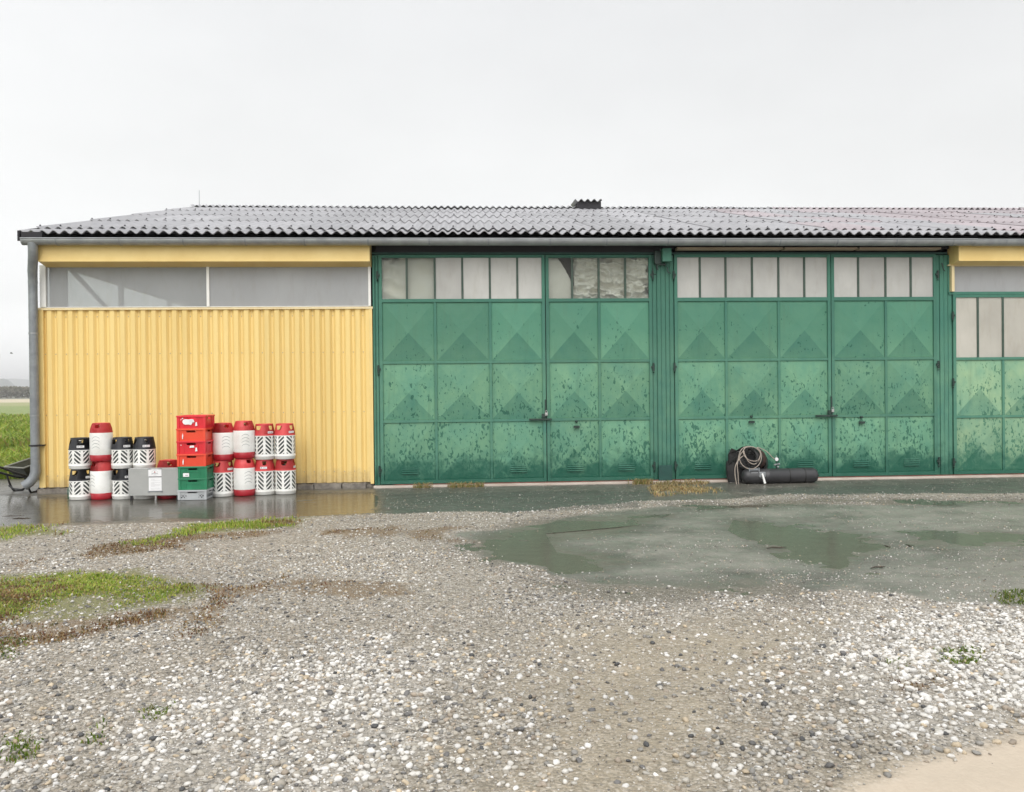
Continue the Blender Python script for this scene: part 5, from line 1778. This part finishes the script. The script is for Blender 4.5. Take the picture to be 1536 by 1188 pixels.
# ================================================================== CRATES
def crate(kind):
    """open plastic crate, front towards -y, base at z = 0"""
    mats = {'red': 'crate_red', 'orange': 'crate_orange', 'green': 'crate_green', 'grey': 'crate_grey'}
    mt = M[mats[kind]]
    W_, D_, H = 0.395, 0.44, {'red': 0.175, 'orange': 0.168, 'green': 0.159, 'grey': 0.135}[kind]
    t = bpy.data.objects.new('crate', None); t.empty_display_size = 0.1; col.objects.link(t)
    tp = 0.010                                             # walls lean in towards the foot

    def wall_(b, L, hand):
        """wall in local x (-L/2..L/2), z, front at y = 0, with a hand slot"""
        hw, z0, z1 = 0.062, H * 0.70, H * 0.86
        T = 0.010
        xs = [-L / 2, -hw, hw, L / 2] if hand else [-L / 2, L / 2]
        zs = [0, z0, z1, H] if hand else [0, H]
        for i in range(len(xs) - 1):
            for j in range(len(zs) - 1):
                if hand and i == 1 and j == 1:
                    continue
                b.append((xs[i], xs[i + 1], 0, T, zs[j], zs[j + 1]))
        if kind != 'orange':
            b.append((-L / 2 + 0.0, L / 2, -0.006, -0.0005, 0.004, 0.020))
            for rx in (-L / 2 + 0.012, -L / 2 + 0.085, L / 2 - 0.10, L / 2 - 0.026):
                b.append((rx, rx + 0.012, -0.006, -0.0005, 0.020, H - 0.024))
        if kind == 'green':
            b.append((-L / 2 + 0.06, L / 2 - 0.06, -0.005, -0.0005, H * 0.52, H * 0.57))
    body = MB()
    front = []
    wall_(front, W_ - 0.02, True)
    side = []
    wall_(side, D_ - 0.02, True)

    def place(bx, f):
        for q in bx:
            m_ = MB().box(*q)
            body.add([f(*p) for p in m_.v], m_.f)
    k_ = lambda z: tp * (1 - z / H)
    place(front, lambda x, y, z: (x * (1 - k_(z) * 3), -D_ / 2 + y + 0.012 + k_(z), z))
    place(front, lambda x, y, z: (-x * (1 - k_(z) * 3), D_ / 2 - y - 0.012 - k_(z), z))
    place(side, lambda x, y, z: (W_ / 2 - y - 0.012 - k_(z), x * (1 - k_(z) * 3), z))
    place(side, lambda x, y, z: (-W_ / 2 + y + 0.012 + k_(z), -x * (1 - k_(z) * 3), z))
    body.box(-W_ / 2 + 0.03, W_ / 2 - 0.03, -D_ / 2 + 0.03, D_ / 2 - 0.03, 0.002, 0.008)
    for sx in (-1, 1):
        for sy in (-1, 1):
            cx, cy = sx * (W_ / 2 - 0.022), sy * (D_ / 2 - 0.022)
            body.bevel_box(cx - 0.018, cx + 0.018, cy - 0.018, cy + 0.018, 0.0, H - 0.002, 0.010)
    body.build('body', mt, t)
    rim = MB()
    r = 0.016
    for x0, x1, y0, y1 in ((-W_ / 2, W_ / 2, -D_ / 2, -D_ / 2 + r), (-W_ / 2, W_ / 2, D_ / 2 - r, D_ / 2), (-W_ / 2, -W_ / 2 + r, -D_ / 2 + r, D_ / 2 - r), (W_ / 2 - r, W_ / 2, -D_ / 2 + r, D_ / 2 - r)):
        rim.bevel_box(x0, x1, y0, y1, H - 0.020, H + 0.004, 0.004)
    rim.build('rim', mt, t)
    if kind == 'grey':
        g = MB()
        for cx in (-0.115, 0.115):
            for i in range(4):
                for j in range(4):
                    if (i + j) % 2 == 0:
                        g.box(cx - 0.034 + i * 0.018, cx - 0.018 + i * 0.018, -D_ / 2 + 0.0165, -D_ / 2 + 0.022, 0.030 + j * 0.019, 0.047 + j * 0.019)
        for i in range(9):
            g.box(W_ / 2 - 0.022, W_ / 2 - 0.0165, -0.15 + i * 0.035, -0.132 + i * 0.035, 0.03, 0.105)
        g.build('grid_opening', M['hole'], t)
    return t, H


LABELS_C = [('grey', 'grey crate with pierced corners at the foot of the crate stack'), ('green', 'lower of the two green crates'), ('green', 'upper green crate carrying a white label'),
            ('orange', 'orange crate standing on the green crates'), ('red', 'red crate with two small stickers in the middle of the stack'), ('orange', 'orange crate right under the top red crate'), ('red', 'red crate with a torn white sticker on top of the stack')]
cz = -0.006
cx, cy = -3.655, -0.90
protoC = {}
for i, (kind, lab) in enumerate(LABELS_C):
    if kind not in protoC:
        o, H = crate(kind); protoC[kind] = (o, H)
    else:
        o = copy_tree(protoC[kind][0]); H = protoC[kind][1]
    o.location = (cx + (0.0, .012, .008, -.004, 0, -.006, .002)[i], cy + random.uniform(-.006, .006), cz)
    o.rotation_euler = (0, 0, R((0.5, -1.0, .5, 1, -.6, .8, 0)[i]))
    tag(o, lab, 'crate', 'plastic crates in one stack beside the gas bottles')
    fy = -0.44 / 2 + 0.004
    if i in (2, 4, 6, 3):
        s = MB()
        if i == 2:
            s.box(-0.125, -0.045, fy, fy + 0.003, 0.022, 0.072, 0); s.box(-0.095, -0.06, fy - 0.0012, fy, 0.034, 0.05, 1)
        elif i == 4:
            for a, bb_, c, d in ((-0.02, 0.045, 0.085, 0.118), (0.055, 0.085, 0.035, 0.09), (-0.14, -0.125, 0.115, 0.135)):
                s.add([(a, fy, c), (bb_, fy, c + 0.006), (bb_ - 0.008, fy, d), (a + 0.006, fy, d - 0.004), (a, fy + .003, c), (bb_, fy + .003, c + 0.006), (bb_ - 0.008, fy + .003, d), (a + 0.006, fy + .003, d - 0.004)], [(0, 1, 2, 3), (4, 7, 6, 5), (0, 4, 5, 1), (1, 5, 6, 2), (2, 6, 7, 3), (3, 7, 4, 0)])
        elif i == 6:
            pts = [(-0.115, 0.095), (-0.10, 0.065), (-0.075, 0.055), (-0.04, 0.058), (0.0, 0.05), (0.015, 0.07), (0.02, 0.10), (0.035, 0.125), (0.01, 0.13), (-0.03, 0.127), (-0.08, 0.13), (-0.105, 0.12)]
            s.add([(a, fy, c) for a, c in pts], [list(range(len(pts)))])
            s.box(0.024, 0.036, fy - 0.0005, fy + 0.002, 0.075, 0.085, 1)
            s.box(-0.12, -0.105, fy, fy + 0.003, 0.132, 0.146, 0)
        else:
            s.add([(-0.115, fy, 0.03), (-0.105, fy, 0.03), (-0.100, fy, 0.075), (-0.107, fy, 0.11), (-0.118, fy, 0.07)], [(0, 1, 2, 3, 4)])
        s.build('sticker', [M['paper'], M['ink_pale']], o)
    cz += H + 0.002

# ================================================================== CABINET
cab = thing('metal_cabinet', 'flat grey metal cabinet with two white notices in front of the gas bottles', 'cabinet', (-4.185, -1.06, -0.006), R(-1.0))
b = MB(); b.bevel_box(-0.336, 0.336, 0, 0.10, 0.065, 0.440, 0.006)
b.build('cabinet_body', M['cabinet'], cab)
for sx in (-0.31, 0.02, 0.31):
    b = MB(); b.box(sx - 0.012, sx + 0.012, 0.02, 0.05, 0.0, 0.066)
    b.build('leg', M['steel'] if sx == 0.02 else M['tar'], cab)
hold = MB()
hold.box(-0.075, 0.125, -0.010, -0.001, 0.120, 0.130, 1)
hold.box(-0.075, -0.05, -0.012, -0.001, 0.112, 0.128, 1)
hold.box(0.10, 0.125, -0.012, -0.001, 0.112, 0.128, 1)
hold.box(-0.07, -0.035, -0.009, -0.001, 0.425, 0.437, 1)
hold.box(0.075, 0.115, -0.009, -0.001, 0.425, 0.437, 1)
hold.box(-0.06, 0.11, -0.0075, -0.001, 0.318, 0.327, 0)
hold.build('notice_clip', [M['ink'], M['galv_dull']], cab)
n1 = MB(); n1.box(-0.065, 0.112, -0.005, -0.001, 0.328, 0.424)
n1o = n1.build('notice', M['paper'], cab)
n2 = MB(); n2.box(-0.060, 0.112, -0.005, -0.001, 0.132, 0.316)
n2o = n2.build('notice', M['paper'], cab)
w = MB()
# emblem: an arc of small strokes over a red mark, and lines of small print
for i in range(9):
    a = math.pi * (0.12 + 0.76 * i / 8)
    px_, pz_ = 0.022 + 0.042 * math.cos(a), 0.375 + 0.036 * math.sin(a)
    w.box(px_ - 0.003, px_ + 0.003, -0.0062, -0.0052, pz_ - 0.003, pz_ + 0.003, 1)
w.add([(0.010, -0.0062, 0.380), (0.034, -0.0062, 0.380), (0.022, -0.0062, 0.402)], [(0, 1, 2)], 2)
for z, x0, x1, mi in ((0.371, -0.018, 0.062, 0), (0.360, -0.022, -0.008, 0), (0.360, 0.004, 0.042, 1), (0.360, 0.052, 0.068, 1), (0.345, 0.005, 0.045, 1)):
    w.box(x0, x1, -0.0062, -0.0052, z - 0.002, z + 0.002, mi)
w.build('print', [M['ink'], M['ink_pale'], M['ink_red']], n1o)
w = MB()
for i, z in enumerate((0.290, 0.275, 0.245, 0.232, 0.219, 0.206, 0.193, 0.165, 0.152)):
    x1 = 0.09 if i % 3 else 0.02
    w.box(-0.035, x1, -0.0060, -0.0052, z - 0.0012, z + 0.0012, 1)
w.build('print', [M['ink'], M['ink_pale'], M['ink_red']], n2o)

# small green bottle left of the stacks
b = MB()
b.lathe([(0.001, 0.002), (0.030, 0.0), (0.032, 0.01), (0.032, 0.12), (0.026, 0.145), (0.012, 0.165), (0.011, 0.20), (0.013, 0.202), (0.013, 0.21), (0.002, 0.21)], 16, (0, 0, 0))
o = b.build('glass_bottle', M['glass_green'], None, (-5.475, -0.66, -0.008))
tag(o, 'small green bottle standing left of the leftmost gas bottle stack', 'bottle')

# ================================================================== TANK, DRUM BAG, HOSE
tank = thing('tank', 'long black steel tank lying in front of the right green doors', 'tank', (4.82, -0.40, 0), R(0.5))
Lh, Tr = 0.585, 0.112
b = MB()
b.lathe([(0.001, -Lh), (0.05, -Lh + 0.006), (0.09, -Lh + 0.03), (0.108, -Lh + 0.065), (Tr, -Lh + 0.10), (Tr, -0.20), (Tr + 0.003, -0.195), (Tr + 0.003, -0.185), (Tr, -0.18), (Tr, Lh - 0.085), (0.108, Lh - 0.05), (0.09, Lh - 0.018), (0.05, Lh - 0.003), (0.001, Lh)], 32, (0, 0, Tr), 'x')
b.build('shell', M['tank'], tank)
b = MB()
b.lathe([(0.035, -0.118), (0.05, -0.110), (0.05, -0.095)], 16, (-0.305, 0, Tr + 0.02), 'y')
b.bevel_box(-0.355, -0.255, -0.122, -0.10, Tr - 0.005, Tr + 0.075, 0.012)
b.build('valve_plate', M['galv'], tank)
b = MB()
b.tube([(-0.31, -0.118, Tr + 0.05), (-0.30, -0.145, Tr - 0.02), (-0.285, -0.16, Tr - 0.095)], [0.014, 0.016, 0.019], 8)
b.build('valve_lever', M['white'], tank)
b = MB()
b.box(-0.49, -0.345, -0.075, 0.04, Tr * 2 - 0.018, Tr * 2 + 0.012)
b.box(-0.50, -0.486, -0.085, 0.04, Tr * 2 - 0.035, Tr * 2 + 0.022)
b.box(-0.35, -0.336, -0.085, 0.04, Tr * 2 - 0.035, Tr * 2 + 0.022)
b.box(-0.47, -0.365, -0.098, -0.085, Tr * 2 - 0.055, Tr * 2 - 0.045, 1)
b.build('bracket', [M['galv_dull'], M['galv']], tank)
b = MB(); b.tube([(Lh - 0.005, 0, Tr), (Lh + 0.03, 0, Tr)], 0.016, 10)
b.build('plug', M['iron'], tank)
b = MB()
b.lathe([(Tr + 0.002, 0.12), (Tr + 0.004, 0.124), (Tr + 0.004, 0.136), (Tr + 0.002, 0.14)], 32, (0, 0, Tr), 'x')
b.lathe([(Tr + 0.002, 0.36), (Tr + 0.004, 0.364), (Tr + 0.004, 0.376), (Tr + 0.002, 0.38)], 32, (0, 0, Tr), 'x')
b.build('strap', M['rubber'], tank)

drum = thing('drum_bag', 'slumped black cloth bag with open round mouth leaning behind the black tank', 'bag', (4.40, -0.17, 0), 0)
# the round mouthed body, axis running away to the right
b = MB()
ax = Vector((0.70, 0.62, -0.12)).normalized()
up = Vector((0, 0, 1)); sd = ax.cross(up).normalized(); up2 = sd.cross(ax)


def ringpt(c, r, a, squash=1.0):
    return c + sd * (r * math.cos(a)) + up2 * (r * squash * math.sin(a))


def sleeve(b, prof, mi=0, n=28, wob=0.0, seed=0, drop=0.0):
    vs_, fs = [], []
    for s, r in prof:
        for k in range(n):
            a = 2 * math.pi * k / n
            rr = r * (1 + wob * (float(fbm(np.array([3 * math.cos(a) + 9]), np.array([s * 9 + 3 * math.sin(a)]), seed)[0]) - 0.5))
            vs_.append(ringpt(Vector((-0.07, -0.20, 0.385)) + ax * s - Vector((0, 0, drop * s)), rr, a, 0.92))
    for i in range(len(prof) - 1):
        for k in range(n):
            fs.append((i * n + k, (i + 1) * n + k, (i + 1) * n + (k + 1) % n, i * n + (k + 1) % n))
    b.add(vs_, fs, mi, True)


sleeve(b, [(0.06, 0.10), (0.02, 0.150), (-0.01, 0.168), (0.0, 0.185), (0.03, 0.192), (0.12, 0.190), (0.16, 0.185), (0.175, 0.18)], 0, wob=0.22, seed=3)
b.build('mouth_ring', M['rubber'], drum)
b = MB(); sleeve(b, [(0.055, 0.12), (0.062, 0.06), (0.064, 0.001)], 0)
b.build('mouth_lining', M['hole'], drum)
b = MB(); sleeve(b, [(0.17, 0.18), (0.19, 0.186), (0.26, 0.184), (0.275, 0.178)], 0, wob=0.12, seed=5)
b.build('leather_band', M['leather'], drum)
b = MB(); sleeve(b, [(0.268, 0.176), (0.29, 0.172), (0.36, 0.165), (0.375, 0.12), (0.378, 0.001)], 0, wob=0.12, seed=6, drop=0.15)
b.build('drum_end', M['tank'], drum)
# folds of cloth that drop to the ground
b = MB()
n, k = 30, 14
vs_, fs = [], []
for j in range(k + 1):
    t = j / k
    for i in range(n):
        a = 2 * math.pi * i / n
        w_ = 0.21 + 0.04 * math.sin(t * 3)
        x = -0.06 + math.cos(a) * (w_ + 0.03 * float(fbm(np.array([4 + 3 * math.cos(a)]), np.array([t * 5]), 8)[0]))
        y = 0.02 + math.sin(a) * (0.10 - 0.02 * t)
        zt = 0.34 + 0.10 * float(fbm(np.array([2 * math.cos(a) + 7]), np.array([2 * math.sin(a)]), 12)[0]) - 0.16 * max(0, math.cos(a))
        z = t * zt
        r = 1 - 0.5 * max(0, t - 0.8) / 0.2
        y += 0.02 * (float(fbm(np.array([i * 0.7]), np.array([t * 6.0]), 15)[0]) - 0.5)
        vs_.append((-0.06 + (x + 0.06) * r, y * r, z))
for j in range(k):
    for i in range(n):
        fs.append((j * n + i, j * n + (i + 1) % n, (j + 1) * n + (i + 1) % n, (j + 1) * n + i))
b.add(vs_, fs, 0, True)
b.add(vs_, [list(range(k * n, (k + 1) * n))])
b.build('cloth_body', M['rubber'], drum)
# torn flap standing up at the left
b = MB()
fl = [(-0.30, -0.05, 0.28), (-0.31, -0.07, 0.44), (-0.27, -0.10, 0.53), (-0.20, -0.12, 0.50), (-0.12, -0.14, 0.555), (0.0, -0.14, 0.55), (0.04, -0.12, 0.50), (-0.10, -0.10, 0.47), (-0.22, -0.08, 0.36)]
b.add([p for p in fl] + [(x, y + 0.03, z - 0.01) for x, y, z in fl], [list(range(9)), list(range(9, 18))[::-1]] + [(i, 9 + i, 9 + (i + 1) % 9, (i + 1) % 9) for i in range(9)])
b.build('flap', M['rubber'], drum)
b = MB()
b.tube([(-0.20, -0.24, 0.43), (-0.19, -0.25, 0.46), (-0.197, -0.245, 0.49)], 0.013, 8)
b.build('buckle', M['steel'], drum)

for q in range(4):
    b = MB()
    pts = []
    ph = random.uniform(0, 6)
    for i in range(15):
        a = ph + i * 0.48
        rr = 0.13 + 0.05 * math.sin(a * 2.3 + q) + random.uniform(-.02, .02)
        pts.append((-0.07 + 1.15 * rr * math.cos(a) + 0.02 * q, -0.235 - 0.015 * q + random.uniform(-.012, .012), 0.385 + 0.9 * rr * math.sin(a) + random.uniform(-.015, .015)))
    P_ = []
    P_ = [Vector(p) for p in pts]
    b.tube(P_, 0.010 - 0.001 * q, 6)
    b.build('black_cable', M['rubber'], drum)
hose = thing('hose', 'coiled cream hose with a pressure gauge draped over the black bag', 'hose', (4.40, -0.17, 0), 0)


def smooth_path(P, m=10):
    P = [Vector(p) for p in P]
    out = []
    for i in range(len(P) - 1):
        p0, p1, p2, p3 = P[max(i - 1, 0)], P[i], P[i + 1], P[min(i + 2, len(P) - 1)]
        for j in range(m):
            t = j / m
            out.append(0.5 * ((2 * p1) + (p2 - p0) * t + (2 * p0 - 5 * p1 + 4 * p2 - p3) * t * t + (3 * p1 - p0 - 3 * p2 + p3) * t ** 3))
    out.append(P[-1])
    return out


b = MB()
hp = [(-0.235, -0.30, 0.005), (-0.245, -0.31, 0.16), (-0.25, -0.30, 0.30), (-0.20, -0.29, 0.40), (-0.12, -0.30, 0.475), (-0.02, -0.30, 0.47), (0.08, -0.29, 0.42), (0.125, -0.29, 0.33), (0.09, -0.30, 0.20), (0.0, -0.31, 0.125),
      (-0.10, -0.31, 0.125), (-0.19, -0.31, 0.20), (-0.215, -0.30, 0.31), (-0.16, -0.31, 0.41), (-0.145, -0.32, 0.36), (-0.09, -0.33, 0.24), (0.0, -0.33, 0.195), (0.075, -0.32, 0.26), (0.10, -0.31, 0.36), (0.06, -0.30, 0.43),
      (-0.03, -0.31, 0.475), (-0.14, -0.31, 0.45), (-0.16, -0.32, 0.36), (-0.10, -0.33, 0.275), (-0.02, -0.335, 0.245), (0.05, -0.33, 0.255), (0.09, -0.325, 0.32), (0.10, -0.31, 0.40), (0.06, -0.28, 0.46), (0.15, -0.26, 0.43), (0.23, -0.25, 0.38), (0.30, -0.25, 0.30), (0.345, -0.25, 0.262)]
hp = [(x, y, z if z < 0.124 or (i < 3) else 0.238 + (z - 0.125) * 0.93) for i, (x, y, z) in enumerate(hp)]
b.tube(smooth_path(hp, 8), 0.0065, 7)
b.build('hose_line', M['hose'], hose)
b = MB()
b.tube(smooth_path([(-0.265, -0.30, 0.005), (-0.29, -0.31, 0.14), (-0.285, -0.31, 0.27), (-0.22, -0.30, 0.38), (-0.14, -0.30, 0.44)], 8), 0.0075, 7)
b.build('hose_line', M['hose'], hose)
b = MB()
b.lathe([(0.001, -0.012), (0.026, -0.012), (0.030, -0.008), (0.030, 0.012), (0.001, 0.014)], 20, (0.365, -0.262, 0.365), 'y', 0)
b.build('gauge', M['steel'], hose)
b = MB()
b.lathe([(0.001, -0.0135), (0.0255, -0.0132)], 20, (0.365, -0.262, 0.365), 'y')
b.build('gauge_face', M['paper'], hose)
b = MB()
b.tube([(0.365, -0.255, 0.39), (0.365, -0.25, 0.42)], 0.005, 6)
b.tube([(0.365, -0.255, 0.34), (0.367, -0.25, 0.27), (0.368, -0.245, 0.21)], 0.008, 8, 1)
b.tube([(0.335, -0.26, 0.285), (0.405, -0.255, 0.292)], 0.010, 8)
b.lathe([(0.001, -0.016), (0.015, -0.014), (0.015, 0.012), (0.001, 0.014)], 10, (0.34, -0.265, 0.282), 'y')
b.lathe([(0.001, -0.016), (0.015, -0.014), (0.015, 0.012), (0.001, 0.014)], 10, (0.402, -0.26, 0.292), 'y')
b.lathe([(0.001, -0.016), (0.015, -0.014), (0.015, 0.012), (0.001, 0.014)], 10, (0.385, -0.265, 0.25), 'y')
b.build('fitting', [M['galv'], M['iron']], hose)

# ================================================================== WHEELBARROW
wb = thing('wheelbarrow', 'dark wheelbarrow parked behind the downpipe on the wet yard', 'wheelbarrow', (-6.555, 0.16, -0.008), R(-34))
# local: +y runs forward to the wheel, handles towards -y
b = MB()
tr = [(-0.25, -0.10, 0.385), (0.25, -0.10, 0.385), (0.21, 0.44, 0.53), (-0.21, 0.44, 0.53)]
bt = [(-0.17, 0.02, 0.235), (0.17, 0.02, 0.235), (0.13, 0.32, 0.225), (-0.13, 0.32, 0.225)]
b.add(tr + bt, [(4, 7, 6, 5), (0, 1, 5, 4), (1, 2, 6, 5), (2, 3, 7, 6), (3, 0, 4, 7)])
b.add([(x * 0.985, y * 0.99 + 0.004, z + 0.004) for x, y, z in tr + bt], [(4, 5, 6, 7), (0, 4, 5, 1), (1, 5, 6, 2), (2, 6, 7, 3), (3, 7, 4, 0)])
b.build('tray', M['barrow'], wb)
b = MB(); b.tube([*tr, tr[0]], 0.014, 8)
b.build('tray_rim', M['barrow_rim'], wb)
for s in (-1, 1):
    b = MB()
    b.tube(smooth_path([(s * 0.30, -0.62, 0.46), (s * 0.29, -0.45, 0.43), (s * 0.25, -0.15, 0.30), (s * 0.20, 0.10, 0.215), (s * 0.13, 0.40, 0.20), (s * 0.06, 0.60, 0.19)], 6), 0.017, 8)
    b.build('handle_bar', M['barrow_frame'], wb)
    b = MB(); b.tube([(s * 0.30, -0.62, 0.46), (s * 0.298, -0.74, 0.475)], 0.021, 8)
    b.build('grip', M['rubber'], wb)
    b = MB(); b.tube(smooth_path([(s * 0.23, -0.08, 0.275), (s * 0.235, -0.03, 0.12), (s * 0.22, 0.02, 0.02), (s * 0.20, 0.08, 0.014), (s * 0.185, 0.14, 0.03), (s * 0.175, 0.30, 0.20)], 6), 0.015, 8)
    b.build('leg', M['barrow_frame'], wb)
b = MB(); b.tube(smooth_path([(-0.23, -0.05, 0.10), (-0.12, -0.05, 0.065), (0.0, -0.05, 0.06), (0.12, -0.05, 0.065), (0.23, -0.05, 0.10)], 5), 0.012, 8)
b.build('cross_bar', M['barrow_frame'], wb)
b = MB(); b.tube(smooth_path([(0.235, 0.06, 0.43), (0.275, 0.18, 0.42), (0.25, 0.30, 0.33), (0.16, 0.36, 0.21)], 5), 0.013, 8)
b.build('stay', M['barrow_frame'], wb)
wh = MB(); wh.lathe([(0.13, -0.035), (0.165, -0.03), (0.178, 0.0), (0.165, 0.03), (0.13, 0.035)], 28, (0, 0.60, 0.178), 'x')
w_o = wh.build('wheel', M['rubber'], wb)
b = MB(); b.lathe([(0.001, -0.012), (0.05, -0.02), (0.131, -0.028), (0.131, 0.028), (0.05, 0.02), (0.001, 0.012)], 28, (0, 0.60, 0.178), 'x')
b.build('rim', M['galv_dull'], w_o)

# ================================================================== SMALL LITTER
for (px, py, L, a, lab) in ((1318, 852, 0.16, 0.3, 'dark twig at the right end of the slab puddle'), (1165, 822, 0.2, 0.1, 'thin twig lying on the middle of the wet slab'), (20, 773, 0.24, 0.15, 'dark strip of debris in the puddle at far left'),
                            (32, 777, 0.2, 0.0, 'second dark strip of debris just right of the first in the left puddle')):
    x, y = at_ground(px, py)
    b = MB()
    b.tube([(-L / 2, 0, 0.006), (-L / 6, 0.01, 0.010), (L / 6, -0.008, 0.008), (L / 2, 0.012, 0.006)], [0.004, 0.007, 0.006, 0.003], 6)
    b.tube([(L / 6, -0.008, 0.008), (L / 3.2, 0.03, 0.010)], [0.004, 0.002], 5)
    o = b.build('twig', M['bark'], None, (x, y, float(ground_z(x, y)[0]) + 0.002), (0, 0, a))
    tag(o, lab, 'twig')

# a bird over the fields
d = ray(17, 530); t_ = 60 / d[1]
b = MB()
b.tube([(-0.16, 0, 0), (-0.05, 0, 0.01), (0.08, 0, 0.01), (0.18, 0, 0)], [0.01, 0.05, 0.045, 0.01], 8)
bird_scale = 0.62
bird = thing('bird', 'small dark bird in flight over the fields left of the downpipe', 'bird', (d[0] * t_, -CAM_D + d[1] * t_, CAM_H + d[2] * t_), R(20))
bird.scale = (bird_scale,) * 3
b.build('bird_body', M['feather'], bird)
for s in (-1, 1):
    w = MB()
    pts = [(-0.05, s * 0.03, 0.02), (0.07, s * 0.03, 0.02), (0.03, s * 0.20, 0.13), (-0.06, s * 0.36, 0.10), (-0.09, s * 0.2, 0.11)]
    w.add(pts + [(x, y, z - 0.008) for x, y, z in pts], [(0, 1, 2, 3, 4), (9, 8, 7, 6, 5)] + [(i, 5 + i, 5 + (i + 1) % 5, (i + 1) % 5) for i in range(5)])
    w.build('wing', M['feather'], bird)

# ================================================================== HAZE
HAZE = 0.00050
if HAZE:
    b = MB(); b.box(-4200, 4200, -320, 5400, -4.5, 114)
    hz = b.build('haze', [bpy.data.materials.new('haze_air')])
    m = hz.data.materials[0]
    m.use_nodes = True
    n, l = m.node_tree.nodes, m.node_tree.links
    n.clear()
    pv = n.new('ShaderNodeVolumePrincipled')
    pv.inputs['Color'].default_value = (0.97, 0.98, 0.985, 1)
    pv.inputs['Density'].default_value = HAZE
    out = n.new('ShaderNodeOutputMaterial')
    l.new(pv.outputs[0], out.inputs['Volume'])
    tag(hz, kind='stuff')
print('stones', STONE_N, int(nearm.sum()), 'verts ground', len(X1))
